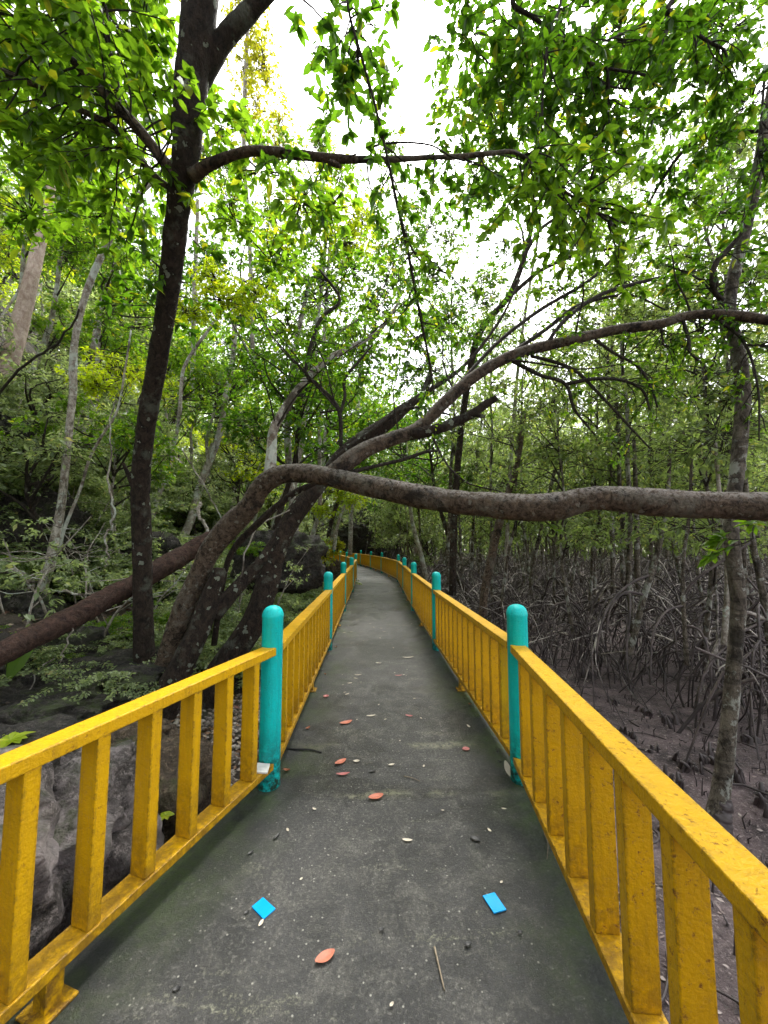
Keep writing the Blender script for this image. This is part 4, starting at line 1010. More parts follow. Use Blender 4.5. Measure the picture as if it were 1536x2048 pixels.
pale_tree("bushy green tree on the left bank whose crown fills the middle above the arched trunk", [(600, 1160, 9, 16), (585, 1000, 9, 15), (575, 860, 9, 14), (590, 700, 8.8, 12), (620, 560, 8.6, 8)], 'pale',
          [(480, 620, 8, (.9, .7, .6)), (560, 500, 8, (.9, .7, .6)), (660, 560, 8, (.9, .7, .6)), (760, 600, 8.4, (.9, .7, .6)), (700, 700, 8.6, (1., .7, .6)), (600, 780, 8.6, (1., .8, .6)), (860, 560, 8.8, (.9, .7, .6)), (500, 740, 9, (1., .8, .6)), (800, 480, 8.6, (.8, .7, .5)), (420, 520, 8.4, (.9, .8, .6)), (940, 680, 9.4, (1, .8, .7)), (820, 760, 9.6, (1, .8, .6))], 'deep',
          [[(588, 760, 8.9, 8), (660, 680, 8.7, 6), (760, 610, 8.5, 4)], [(580, 820, 9, 8), (520, 740, 9, 6), (460, 640, 8.4, 4)]])
pale_tree("tall green tree behind the lime sapling in the centre of the wood", [(700, 1110, 17, 10), (705, 950, 17, 10), (720, 760, 17, 9), (740, 560, 17, 6)], 'pale',
          [(640, 640, 16, (2, 1.5, 1.3)), (760, 640, 16, (2, 1.5, 1.3)), (700, 780, 17, (2, 1.5, 1.3)), (820, 840, 17, (2, 1.5, 1.2)), (900, 780, 16, (2, 1.5, 1.2)), (600, 860, 17, (2, 1.5, 1.2)), (720, 920, 18, (2, 1.5, 1.1)), (560, 720, 15, (2, 1.5, 1.3)), (860, 660, 15, (1.8, 1.5, 1.2)), (780, 520, 15, (1.6, 1.4, .9))], 'mid', L=.15)
pale_tree("tall slender tree whose thin olive crown closes the sky above the level branch", [(560, 1150, 12, 12), (600, 900, 12, 11), (640, 600, 11.5, 9), (660, 380, 11, 7)], 'pale',
          [(600, 380, 10, (.9, .8, .6)), (680, 350, 10, (.8, .8, .5)), (760, 390, 10, (.9, .8, .5)), (840, 420, 10, (.9, .8, .6)), (560, 300, 10, (.8, .8, .5)), (900, 480, 10, (.9, .8, .6)), (460, 400, 10, (1., .8, .7)), (700, 500, 10.5, (1., .8, .7)), (820, 560, 11, (1., .8, .7)), (620, 620, 11, (1., .8, .7)), (900, 620, 11, (1., .8, .7)), (420, 300, 10, (.9, .8, .6)), (780, 300, 10, (.5, .6, .25)), (470, 340, 9.5, (.7, .6, .5)), (540, 430, 9.5, (.7, .6, .5)), (640, 290, 9.5, (.5, .5, .4)), (870, 650, 10, (.8, .6, .5)), (940, 400, 9.6, (.6, .5, .4)), (980, 560, 10, (.6, .5, .4)), (740, 440, 9.5, (.6, .5, .4))], 'mid', L=.085)
pale_tree("slender mangrove edge tree with a fine leaved crown right of the sky gap", [(1010, 1180, 11, 9), (1020, 950, 11, 8), (1040, 700, 10.5, 7), (1080, 450, 10, 5)], 'pale',
          [(960, 330, 9, (.7, .7, .5)), (1040, 300, 9, (.8, .7, .5)), (1130, 330, 8.6, (.8, .7, .5)), (1220, 360, 8.4, (.8, .7, .5)), (1160, 470, 8.6, (.7, .7, .4)), (1300, 440, 8.4, (.9, .7, .5)), (980, 240, 9, (.6, .7, .5)), (1060, 180, 9, (.7, .7, .5)), (1250, 560, 9, (.9, .7, .5)), (1380, 520, 8.4, (.9, .7, .6)), (1000, 680, 10, (1, .8, .6)), (1130, 680, 9.4, (.9, .8, .6)), (1440, 420, 8, (.9, .7, .6)), (1340, 260, 8, (.8, .7, .6)), (1460, 260, 8, (.8, .7, .6)), (1400, 120, 8, (.9, .7, .7)), (1200, 140, 8.4, (.9, .7, .7))], 'mid', L=.08)
# near right tree and the limbs overhead
Fm = Tree("mangrove_tree", "nearest white and brown mottled mangrove trunk at the right edge", "tree", P(1440, 1700, 3.62))
Fm.trunk([(1448, 1790, 3.62, 120), (1432, 1720, 3.62, 78), (1432, 1650, 3.64, 60), (1442, 1580, 3.66, 46), (1452, 1500, 3.68, 42), (1462, 1400, 3.7, 38), (1470, 1300, 3.72, 36), (1476, 1200, 3.74, 36), (1466, 1110, 3.76, 36), (1462, 1040, 3.8, 34), (1472, 960, 3.85, 34), (1482, 860, 3.9, 36), (1486, 780, 3.95, 34), (1476, 700, 4.0, 34), (1460, 640, 4.05, 32), (1462, 580, 4.1, 30), (1480, 500, 4.1, 28), (1505, 400, 4.1, 26), (1530, 250, 4.0, 24), (1560, 60, 3.9, 22), (1560, -200, 3.7, 22)], BK['mangrove'], n=16, rough=.12, seed=41)
Fm.trunk([(1446, 1810, 3.58, 140), (1432, 1735, 3.60, 98), (1431, 1680, 3.62, 74), (1435, 1645, 3.63, 64), (1441, 1612, 3.64, 52), (1444, 1592, 3.65, 40)], M_MUD, "root_flare", 30, .3, 4, keep=False)
for e in ([(1470, 1700, 3.5, 30), (1500, 1760, 3.3, 24), (1530, 1840, 3.1, 18)], [(1400, 1690, 3.6, 30), (1360, 1705, 3.6, 22), (1310, 1712, 3.6, 14)], [(1425, 1720, 3.5, 26), (1400, 1790, 3.3, 20), (1390, 1850, 3.2, 14)]):
    Fm.trunk(e, M_MUD, "root", 9, .25, 6, keep=False)
for sp in ([(1445, 600, 4.05, 14), (1430, 585, 4.0, 14), (1424, 560, 3.95, 13), (1432, 525, 3.9, 12), (1455, 500, 3.9, 11), (1480, 470, 3.85, 9), (1490, 440, 3.85, 6)],
           [(1560, -150, 3.7, 18), (1480, -120, 3.5, 16), (1400, -60, 3.4, 14), (1335, 15, 3.3, 11), (1342, 31, 3.3, 11), (1330, 75, 3.25, 8), (1318, 118, 3.2, 5)],
           [(1338, 20, 3.3, 10), (1370, 48, 3.3, 9), (1397, 70, 3.3, 9), (1425, 88, 3.3, 8), (1448, 100, 3.3, 7), (1458, 132, 3.3, 5)],
           [(1400, -60, 3.4, 14), (1200, -90, 3.2, 13), (1050, -30, 3.1, 11), (1026, 8, 3.1, 11), (1062, 32, 3.1, 11), (1100, 59, 3.1, 10), (1147, 98, 3.1, 10), (1178, 125, 3.1, 9), (1215, 137, 3.1, 8), (1288, 150, 3.1, 7), (1309, 170, 3.1, 5)],
           [(1125, -30, 3.0, 6), (1118, 20, 3.0, 6), (1100, 60, 2.95, 6), (1090, 137, 2.95, 6), (1085, 195, 2.95, 5), (1084, 262, 2.95, 4)],
           [(1150, 92, 3.1, 5), (1190, 88, 3.1, 5), (1240, 70, 3.1, 5), (1290, 45, 3.1, 4)],
           [(1180, 128, 3.1, 6), (1200, 160, 3.15, 6), (1230, 175, 3.2, 5), (1265, 178, 3.2, 4)],
           [(1215, 137, 3.1, 7), (1216, 200, 3.2, 7), (1200, 300, 3.4, 7), (1180, 360, 3.5, 5)],
           [(1530, 140, 3.8, 7), (1522, 240, 3.7, 6), (1516, 300, 3.65, 5), (1530, 360, 3.6, 4)],
           [(1522, 262, 4.0, 9), (1440, 268, 4.2, 9), (1380, 290, 4.4, 8), (1330, 350, 4.6, 7), (1290, 420, 4.8, 5)],
           [(1470, 640, 3.9, 6), (1400, 560, 4.2, 6), (1330, 530, 4.4, 5)]):
    q, _ = Fm.trunk(sp, BK['twig'], "branch", 7, .12, 42)
    Fm.twigs_on(q, 15, .5, 'deep', .088, 10, .3)
for q in [(940, 70, 3.4), (1000, 150, 3.6), (1060, 80, 3.3), (1140, 30, 3.4), (1180, 190, 3.5), (1100, 230, 3.7), (1000, 260, 3.9), (1240, 60, 3.5), (1330, 100, 3.6), (1400, 180, 3.7), (1290, 230, 3.9), (1460, 60, 3.6),
          (1500, 200, 3.8), (1420, 290, 4.2), (1200, 300, 4.1), (1080, 330, 4.2), (960, 370, 4.3), (1510, 350, 4.3), (1330, 360, 4.6), (1180, 420, 4.8), (1470, 430, 4.7), (1040, 400, 4.6), (900, 330, 4.2), (1020, 40, 3.8), (1120, 150, 4.2)]:
    Fm.puff(*q, (.50, .5, .36), 25, 9, .10, 'deep')
for q in [(1250, 140, 4.6), (1400, 60, 4.4), (1060, 200, 4.8), (1380, 400, 5.4), (1120, 320, 5.2), (950, 200, 4.6)]:
    Fm.puff(*q, (.75, .6, .45), 46, 9, .11, 'mid')
Fm.twigs_on(P(1530, 1080, 2.9)[None] + np.linspace(0, 1, 6)[:, None] * np.array([[-.05, .1, .02]]), 4, .28, 'mid', .11, 9, 0)
Fm.finish()

# ------------------------------------------------------------------ mangroves: templates, then copies
def mangrove_template(seed, H, r0, nroot, reach, crown_from):
    r = np.random.default_rng(seed)
    lean = r.normal(size=2) * .05
    zz = np.linspace(.75, H, 9); wob = np.cumsum(r.normal(size=(9, 2)) * .05, 0)
    pts = np.column_stack([lean[0] * zz + wob[:, 0], lean[1] * zz + wob[:, 1], zz])
    q = smooth_path(pts, 3)
    tr = MB(); tr.tube(q, np.linspace(r0, r0 * .35, len(q)), 8, .16, seed)
    rt = MB()
    for k in range(nroot):
        a = r.uniform(0, 6.28); h = r.uniform(.75, 1.75) if k else .9; d = r.uniform(.4, 1.0) * reach
        i = np.argmin(abs(q[:, 2] - h)); o = q[i] if h > .75 else q[0]
        e = np.array([math.cos(a) * d, math.sin(a) * d, -.12])
        up = o * .6 + e * .4; up[2] = h * r.uniform(.75, 1.05)
        m2 = o * .12 + e * .88 + np.append(r.normal(size=2) * .06, 0); m2[2] = h * r.uniform(.3, .5)
        p = smooth_path([o, up, m2, e], 4); rw = r.uniform(.008, .016) * (1 + (r.random() < .25) * .8)
        rt.tube(p, np.linspace(rw * 1.2, rw * .8, len(p)), 5, .15, seed + k, False)
        if r.random() < .45:
            b = p[len(p) // 2]; a2 = a + r.uniform(-1, 1); e2 = b + np.array([math.cos(a2) * .5, math.sin(a2) * .5, 0]); e2[2] = -.12
            m = (b + e2) / 2; m[2] = b[2] * .8; p = smooth_path([b, m, e2], 4); rt.tube(p, rw * .8, 5, .15, seed, False)
    lf = MB(); br = MB()
    ncl = 19
    for k in range(ncl):
        z = crown_from + (H + .6 - crown_from) * ((k + r.random()) / ncl)
        i = np.argmin(abs(q[:, 2] - z)); o = q[i]
        a = r.uniform(0, 6.28); d = r.uniform(.3, 1.5) * (1.15 - .5 * abs((z - crown_from) / (H - crown_from) - .5))
        c = o + np.array([math.cos(a) * d, math.sin(a) * d, r.uniform(.0, .6)]); c[2] = max(c[2], z)
        s = smooth_path([o - [0, 0, .3], (o + c) / 2 + r.normal(size=3) * .1, c], 4); br.tube(s, np.linspace(.018, .006, len(s)), 5, 0, 0, False)
        cloud(lf, c, (.66, .66, .45), 20, 9, .11, False, .12, r, br, .6)
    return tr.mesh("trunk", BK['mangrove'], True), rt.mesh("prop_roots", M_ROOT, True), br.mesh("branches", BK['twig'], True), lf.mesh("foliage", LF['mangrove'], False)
MT = [mangrove_template(100, 8.5, .055, 16, 1.3, 3.4), mangrove_template(101, 10, .065, 20, 1.6, 4.6), mangrove_template(102, 7.2, .045, 14, 1.2, 2.8),
      mangrove_template(103, 11, .075, 22, 1.8, 5.2), mangrove_template(104, 9.2, .05, 18, 1.5, 4.0), mangrove_template(105, 6.2, .04, 12, 1.1, 2.2)]
def put_mangrove(x, y, k, rz, sc, lab, group="thin mangrove trees standing in the mud"):
    z = float(hgt(x, y)); e = empty("mangrove", (x, y, z - .02), rz, sc); tag(e, lab, "mangrove", group)
    for nm, me in zip(("trunk", "prop_roots", "branches", "foliage"), MT[k]): link(nm, me, e)
pts = []
r2 = np.random.default_rng(77)
tries = 0
while len(pts) < 275 and tries < 60000:
    tries += 1
    y = 4.8 + 44 * r2.random() ** .85; x = r2.uniform(-6, 50)
    rx = float(right_x(y)) + (1.9 if y < 12 else 1.3)
    if y > 40: rx = 1.0
    if x < rx or x > .99 * y + 1.5: continue
    if y < 7.4 and x < 4.6: continue
    az = x / y; dmin = .75 + .022 * y
    if all((x - a) ** 2 + (y - b) ** 2 > dmin ** 2 for a, b in pts): pts.append((x, y))
for x, y in pts:
    az = x / y
    k = int(r2.integers(0, 6))
    if .28 < az < .56 and y < 22: k = int(r2.choice([2, 5]))      # the lower stand under the gaps in the canopy
    lab = "thin mangrove on arching prop roots, front ranks beside the railing" if y < 11 else ("thin mangrove on arching prop roots in the middle ranks" if y < 24 else "distant thin mangrove in the crowded back ranks")
    grp = "front rank mangroves" if y < 11 else ("middle rank mangroves" if y < 24 else "back rank mangroves")
    put_mangrove(x, y, k, r2.uniform(0, 6.28), r2.uniform(.85, 1.15), lab, grp)

def bare_mangrove(lab, spec, extra=(), mat='mangrove'):
    T = simple_tree("mangrove_tree", lab, "tree", spec, mat, (), n=10, rough=.14)
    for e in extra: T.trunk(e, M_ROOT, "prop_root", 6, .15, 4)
    p = T.paths[0][0]; T.puff(spec[-1][0], spec[-1][1], spec[-1][2], (.8, .7, .5), 26, 10, .09, 'mangrove', False); T.finish()
bare_mangrove("dark leaning mangrove trunk just right of the second right post", [(966, 1232, 9.5, 20), (968, 1190, 9.5, 17), (980, 1127, 9.5, 18), (998, 1049, 9.5, 17), (1018, 980, 9.5, 14), (1034, 930, 9.5, 12), (1050, 820, 9.5, 9)], mat='arch')
bare_mangrove("straight spotted mangrove trunk seen above and below the arched trunk", [(1226, 1190, 9.8, 10), (1225, 1100, 9.8, 10), (1222, 1000, 9.8, 10), (1220, 900, 9.8, 9), (1218, 820, 9.8, 8), (1215, 700, 9.8, 6)])
bare_mangrove("leaning mangrove trunk with a dark wet foot right of the nearest right post", [(1252, 1310, 7.2, 24), (1266, 1280, 7.2, 17), (1280, 1225, 7.2, 15), (1292, 1180, 7.2, 15), (1308, 1130, 7.2, 13), (1325, 1060, 7.2, 12), (1335, 1000, 7.2, 10), (1340, 900, 7.2, 8)],
              [[(1300, 1150, 7.2, 6), (1262, 1166, 7.1, 6), (1225, 1200, 6.9, 5), (1202, 1250, 6.7, 5), (1190, 1330, 6.6, 4)], [(1290, 1190, 7.2, 6), (1250, 1185, 7.1, 6), (1222, 1215, 7, 5), (1212, 1270, 6.9, 4)], [(1280, 1225, 7.2, 6), (1315, 1215, 7.0, 5), (1345, 1250, 6.8, 5), (1356, 1320, 6.6, 4)]])
bare_mangrove("thin knobbly mangrove stem left of the nearest mottled trunk", [(1374, 1330, 5.8, 13), (1370, 1270, 5.8, 11), (1366, 1190, 5.8, 10), (1368, 1110, 5.8, 9), (1378, 1030, 5.8, 8), (1384, 900, 5.8, 6)],
              [[(1367, 1190, 5.8, 6), (1390, 1160, 5.7, 6), (1440, 1125, 5.6, 6), (1500, 1085, 5.5, 5)], [(1368, 1210, 5.8, 6), (1330, 1225, 5.7, 5), (1305, 1275, 5.6, 5), (1300, 1370, 5.5, 4)], [(1370, 1250, 5.8, 6), (1400, 1262, 5.7, 5), (1418, 1310, 5.6, 5), (1425, 1390, 5.5, 4)]])
bare_mangrove("pale mangrove trunk half hidden behind the nearest mottled trunk", [(1448, 1290, 5.6, 16), (1452, 1240, 5.6, 17), (1456, 1160, 5.6, 15), (1450, 1090, 5.6, 13), (1440, 1000, 5.6, 11), (1430, 880, 5.6, 8)], mat='pale')
bare_mangrove("pair stem mangrove with reddish bark in the middle ranks", [(1276, 1180, 9, 14), (1274, 1100, 9, 12), (1272, 1000, 9, 11), (1268, 880, 9, 8)])
bare_mangrove("slim leaning mangrove left of the straight spotted trunk", [(1060, 1190, 12, 10), (1068, 1120, 12, 9), (1085, 1050, 12, 9), (1100, 980, 12, 8), (1120, 900, 12, 6)])

# criss crossing roots
def tangle():
    r = np.random.default_rng(9); mb = MB()
    n = 0
    while n < 1300:
        y = r.uniform(4.3, 26); x = r.uniform(float(right_x(y)) + (1.5 if y < 9 else .8), y * 1.0 + 1.5)
        if y < 6.6 and x < .9 * y: continue
        n += 1
        z = float(hgt(x, y)); a = r.uniform(0, 6.28); d = r.uniform(.5, 1.5); h = r.uniform(.3, 1.15)
        o = np.array([x, y, z + h]); e = np.array([x + math.cos(a) * d, y + math.sin(a) * d, z - .1])
        s = np.array([x - math.cos(a + .3) * d * .7, y - math.sin(a + .3) * d * .7, z - .1]) 
        jx = r.normal(size=(2, 3)) * .12; m1 = (o + s) / 2 + [0, 0, h * .30] + jx[0]; m2 = (o + e) / 2 + [0, 0, h * .34] + jx[1]
        p = smooth_path([s, m1, o, m2, e] if r.random() < .6 else [o + r.normal(size=3) * [.3, .3, .1], m2, e], 3)
        w = r.uniform(.005, .011) * (1 + (r.random() < .2) * 1.1); mb.tube(p, w, 5, .12, int(r.integers(50)), False)
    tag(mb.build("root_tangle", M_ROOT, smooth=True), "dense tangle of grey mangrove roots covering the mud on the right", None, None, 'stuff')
tangle()
def knee_mesh(seed):
    r = np.random.default_rng(seed); mb = MB()
    for k in range(int(r.integers(4, 9))):
        x, y = r.normal(size=2) * .07; h = r.uniform(.07, .20)
        p = smooth_path([(x, y, -.05), (x + r.normal() * .015, y + r.normal() * .015, h * .5), (x + r.normal() * .03, y + r.normal() * .03, h)], 4)
        mb.tube(p, np.linspace(.034, .013, len(p)) * r.uniform(.6, 1.3), 9, .55, seed + k)
    return mb.mesh("mangrove_knee", M_MUD, True)
KM = [knee_mesh(s) for s in range(5)]
kl = [(1310, 1500), (1290, 1530), (1378, 1530), (1410, 1525), (1350, 1560), (1390, 1600), (1260, 1470), (1500, 1480), (1520, 1600), (1470, 1560), (1200, 1440), (1150, 1400), (1230, 1400), (1330, 1440), (1180, 1350), (1400, 1450), (1110, 1370), (1290, 1420), (1500, 1700), (1360, 1640)]
for i, (x, y) in enumerate(kl):
    g = G(x, y, -.86); o = link("mangrove_knee", KM[i % 5]); o.location = (g[0], g[1], float(hgt(g[0], g[1])) - .01); o.rotation_euler = (.18 * math.sin(i * 2.1), .18 * math.cos(i * 1.7), i * 1.3); o.scale = (.75 + (i % 4) * .14, .8 + (i % 3) * .12, .45 + (i % 5) * .13)
    tag(o, "dark muddy root knees sticking up from the mangrove mud", "root knees", "root knees in the mud")
def snorkels():
    r = np.random.default_rng(5); mb = MB()
    for k in range(1300):
        y = 1.5 + 12 * r.random(); x = float(right_x(y)) + .35 + r.random() * (y * .9 + 1.0)
        if fbm(np.array([[x, y, 0]]) * .8, 2, 3)[0] < -.15: continue
        z = float(hgt(x, y)); h = .03 + .16 * r.random() ** 2.2
        mb.tube([(x, y, z - .03), (x + r.normal() * .01, y + r.normal() * .01, z + h * .6), (x + r.normal() * .02, y + r.normal() * .02, z + h)], np.array([.0075, .006, .0035]) * r.uniform(.5, 1.4), 5, 0, 0, False)
    for k in range(260):
        y = 1.5 + 9 * r.random(); x = float(right_x(y)) + .35 + r.random() * (y * .9 + 1.0); z = float(hgt(x, y)); a = r.uniform(0, 6.28); l = r.uniform(.15, .7)
        p = [np.array([x, y, z + .01])]
        for j in range(4): a += r.normal() * .5; p.append(p[-1] + np.array([math.cos(a) * l / 4, math.sin(a) * l / 4, r.normal() * .01]))
        mb.tube(smooth_path(p, 2), r.uniform(.004, .012), 5, 0, 0, False)
    tag(mb.build("root_snorkels", M_MUD, smooth=True), "countless thin breathing roots standing out of the dark mud", None, None, 'stuff')
snorkels()

# ------------------------------------------------------------------ hillside forest
def crown_template(seed, H, r0, barkmat, leafmat, R_, zc, ncl=16, L=.13):
    r = np.random.default_rng(seed)
    zz = np.linspace(-.3, H, 8); wob = np.cumsum(r.normal(size=(8, 2)) * .12, 0); lean = r.normal(size=2) * .08 + np.array([.10, -.02])
    pts = np.column_stack([lean[0] * zz + wob[:, 0] - wob[0, 0], lean[1] * zz + wob[:, 1] - wob[0, 1], zz]); q = smooth_path(pts, 4)
    tr = MB(); tr.tube(q, np.linspace(r0, r0 * .4, len(q)), 9, .14, seed)
    lf, br = MB(), MB()
    for k in range(ncl):
        d = rand_dirs(1, r)[0] * r.random() ** .4; d[2] *= .75
        c = q[-1] * np.array([1, 1, 0]) + np.array([0, 0, zc]) + d * R_
        o = q[min(len(q) - 1, int(np.argmin(abs(q[:, 2] - (c[2] - .8)))))]
        s = smooth_path([o, (o + c) / 2 + r.normal(size=3) * .15, c], 4); br.tube(s, np.linspace(.03, .008, len(s)), 5, .1, 0, False)
        cloud(lf, c, (R_ * .38, R_ * .38, R_ * .2), 26, 9, L, False, .14, r, br, .55)
    return tr.mesh("trunk", BK[barkmat], True), br.mesh("branches", BK['twig'], True), lf.mesh("foliage", LF[leafmat], False)
HT = [crown_template(200, 4.2, .07, 'pale', 'mid', 1.7, 4.2), crown_template(201, 5.5, .09, 'dark', 'deep', 2.0, 5.2), crown_template(202, 3.2, .045, 'pale', 'lime', 1.4, 3.2, 10, .11),
      crown_template(203, 6.5, .10, 'pale', 'mid', 2.2, 6.0), crown_template(204, 2.6, .04, 'dark', 'dull', 1.5, 2.3, 14, .10), crown_template(205, 4.6, .06, 'dark', 'dull', 1.8, 4.0, 16, .12)]
HL = ["pale stemmed green tree on the left hillside", "dark stemmed deep green tree on the left hillside", "small lime green sapling on the left hillside", "taller pale stemmed tree on the left hillside",
      "low grey green understorey tree on the left hillside", "grey green bushy tree on the left hillside"]
def put_hill(x, y, k, rz, sc, lab=None, grp=None):
    e = empty("forest_tree", (x, y, float(hgt(x, y))), rz, sc)
    tag(e, lab or HL[k], "tree", grp or ["pale stemmed hillside trees", "dark stemmed hillside trees", "lime green hillside saplings", "tall pale hillside trees", "low grey green hillside trees", "bushy grey green hillside trees"][k])
    for nm, me in zip(("trunk", "branches", "foliage"), HT[k]): link(nm, me, e)
r3 = np.random.default_rng(15); hp = []; tries = 0
while len(hp) < 150 and tries < 30000:
    tries += 1
    y = 3.5 + 44 * r3.random() ** .8; s = 4.2 + 22 * r3.random() ** 1.1; x = float(left_x(y)) - s
    if x / y < -2.2: continue
    d = 1.25 + .03 * y
    if y < 6.5 and s < 5: continue
    if all((x - a) ** 2 + (y - b) ** 2 > d * d for a, b, _ in hp): hp.append((x, y, s))
for x, y, s in hp:
    near = y < 13
    k = int(r3.choice([0, 2, 4, 4, 5, 3] if near else [0, 1, 3, 5, 2, 4]))
    put_hill(x, y, k, r3.uniform(-.5, .5), r3.uniform(.8, 1.2) * (.85 if near else 1.25))
# trees that close the view ahead, round the bend
for i, (x, y, k, sc) in enumerate([(-2.6, 44, 3, 1.6), (1.2, 43, 1, 1.5), (3.5, 40, 0, 1.5), (-6, 45, 3, 1.7), (-9.5, 43, 1, 1.6), (0, 49, 3, 1.9), (5.5, 47, 3, 1.8), (-4, 51, 1, 2.0), (-12, 49, 3, 2.0), (-3.2, 38.8, 4, 1.3), (1.2, 33, 4, 1.3), (.9, 29.5, 5, 1.1), (.4, 37, 5, 1.4), (-5.4, 29, 4, 1.2), (-4.6, 24.5, 4, 1.1), (-3.8, 20.5, 5, 1.0), (-6, 33.0, 5, 1.2), (-8.5, 31.5, 4, 1.4), (2.0, 25, 5, 1.1), (2.2, 20.5, 4, 1.2)]):
    put_hill(x, y, k, i * 1.1, sc, "leafy tree crowding the far bend of the path", "trees round the far bend of the path")

for i, (x, y, k, sc) in enumerate([(-2.9, 9.5, 1, 1.0), (-3.2, 13.5, 3, 1.05), (-2.8, 17, 1, 1.3), (-3.6, 21, 3, 1.4), (2.6, 13, 1, 1.15), (2.4, 18, 3, 1.3), (2.9, 24, 1, 1.5), (-4.4, 26, 3, 1.6), (-5.5, 17, 3, 1.6), (-6.5, 12, 3, 1.4), (3.2, 29, 3, 1.7), (1.6, 32, 1, 1.4)]):
    put_hill(x, y, k, -.3 + i * .05 if x < 0 else 2.6, sc, "dark canopy tree leaning over the straight run of the path", "canopy trees leaning over the path")
for i, (x, y, k, sc) in enumerate([(-4, -3.5, 3, 1.3), (-6, -8, 1, 1.5), (2.8, -7, 1, 1.5), (4.5, -3.5, 3, 1.2), (0, -12, 3, 1.8), (7, -12, 1, 1.8), (-11, -5, 3, 1.6)]):  # unseen trees added behind the camera to dim the light under the canopy
    put_hill(x, y, k, i * 1.3, sc, "unseen forest tree added behind the viewer to shade the near path", "unseen shading trees added behind the viewer")
# undergrowth on the bank
def shrub_template(seed, R_, L, leafmat, nst=16):
    r = np.random.default_rng(seed); lf, st = MB(), MB()
    for k in range(nst):
        a = r.uniform(0, 6.28); ln = R_ * r.uniform(.7, 1.4); d = np.array([math.cos(a), math.sin(a), r.uniform(.5, 1.6)]); d = unit(d)
        p = [np.zeros(3)]; m = 8
        for j in range(m): d = unit(d + r.normal(size=3) * .10 + np.array([0, 0, -.14])); p.append(p[-1] + d * ln / m)
        p = np.array(p); st.tube(p, np.linspace(.006, .002, len(p)), 4, 0, 0, False)
        for b in range(9):                                # side sprays, flat like ferns
            i = int(r.integers(2, m + 1)); o = p[i]; a2 = a + r.choice([-1, 1]) * r.uniform(.4, 1.3); bl = ln * r.uniform(.2, .45)
            bd = np.array([math.cos(a2), math.sin(a2), r.uniform(-.25, .15)]); nn = int(bl / (L * .42)) + 2
            t = np.linspace(.1, 1, nn)[:, None]; q = o + bd * bl * t
            st.tube([o, o + bd * bl], .0018, 3, 0, 0, False)
            sd = np.cross(bd, [0, 0, 1.0]); sd = unit(sd[None])[0]
            for sgn in (-1, 1):
                ax = unit(bd[None] * .5 + sgn * sd[None] * np.ones((nn, 1)) + r.normal(size=(nn, 3)) * .12)
                ax[:, 2] += r.normal(size=nn) * .25 - .15
                leaves(lf, q + r.normal(size=q.shape) * L * .25, ax, np.array([0, 0, 1.0]) + r.normal(size=(nn, 3)) * .7, L * r.uniform(.7, 1.25, nn), L * .56, False, .12)
    return st.mesh("stems", BK['twig'], True), lf.mesh("leaves", LF[leafmat], False)
ST = [shrub_template(300, .75, .058, 'dull'), shrub_template(301, .95, .068, 'dull'), shrub_template(302, .6, .052, 'mid'), shrub_template(303, 1.1, .085, 'dull', 20)]
r4 = np.random.default_rng(33); n = 0
while n < 290:                       # rooted where the sight line meets the bank, so they cover it evenly
    px, py = r4.uniform(-60, 690), r4.uniform(760, 1340)
    q = on_bank(px, py); n += .02
    if q is None or q[1] < 4.2 or (py > 1200 and px < 300) or float(left_x(q[1])) - q[0] < 1.2: continue
    Y = q[1]
    n += 1
    k = int(r4.choice([0, 0, 1, 1, 2, 3])); sc = r4.uniform(.6, 1.15) * (.55 + Y * .055); near = Y < 8
    e = empty("shrub", (q[0], q[1], float(hgt(q[0], q[1])) - .02), r4.uniform(0, 6.28), sc)
    tag(e, ("small leaved grey green shrub low on the rocky bank" if near else "small leaved shrub high on the rocky bank"), "shrub", "shrubs low on the bank" if near else "shrubs high on the bank")
    for nm, me in zip(("stems", "leaves"), ST[k]): link(nm, me, e)
for i in range(70):                     # the bank beside and behind the viewer
    y = r4.uniform(-3, 6.5); x = float(left_x(max(y, -.6))) - r4.uniform(2.2, 9)
    if x > -1.0 * y - 2.0 and y > 0: continue
    e = empty("shrub", (x, y, float(hgt(x, y)) - .02), r4.uniform(0, 6.28), r4.uniform(.7, 1.3)); tag(e, "small leaved shrub on the bank beside the nearest left railing", "shrub", "shrubs beside the nearest left railing")
    for nm, me in zip(("stems", "leaves"), ST[i % 4]): link(nm, me, e)
def sapling_template(seed, H):
    r = np.random.default_rng(seed); st, lf = MB(), MB(); p = [np.array([0, 0, -.1])]; d = unit(np.array([r.normal() * .25, r.normal() * .25, 1.0]))
    for j in range(9): d = unit(d + r.normal(size=3) * .13); p.append(p[-1] + d * H / 9)
    p = smooth_path(p, 3); st.tube(p, np.linspace(.018, .005, len(p)), 6, .2, seed)
    for j in range(7):
        i = int(r.integers(len(p) // 3, len(p))); e = p[i] + unit(np.array([r.normal(), r.normal(), r.uniform(-.1, .7)])) * r.uniform(.3, .9)
        q = smooth_path([p[i], (p[i] + e) / 2 + r.normal(size=3) * .06, e], 4); st.tube(q, np.linspace(.007, .003, len(q)), 5, 0, 0, False)
        cloud(lf, e, (.25, .25, .10), 5, 7, .075, False, None, r)
    return st.mesh("stem", BK['pale'], True), lf.mesh("leaves", LF['dull'], False)
SP = [sapling_template(500 + k, (1.6, 2.4, 3.2, 2.0)[k]) for k in range(4)]
r6 = np.random.default_rng(8)
for i in range(75):
    q = on_bank(r6.uniform(-40, 660), r6.uniform(900, 1330), 3.4)
    if q is None or float(left_x(q[1])) - q[0] < 1.2: continue
    e = empty("sapling", q, r6.uniform(0, 6.3), r6.uniform(.7, 1.2)); tag(e, "thin pale sapling stem among the undergrowth on the left bank", "sapling", "thin saplings on the left bank")
    for nm, me in zip(("stem", "leaves"), SP[i % 4]): link(nm, me, e)
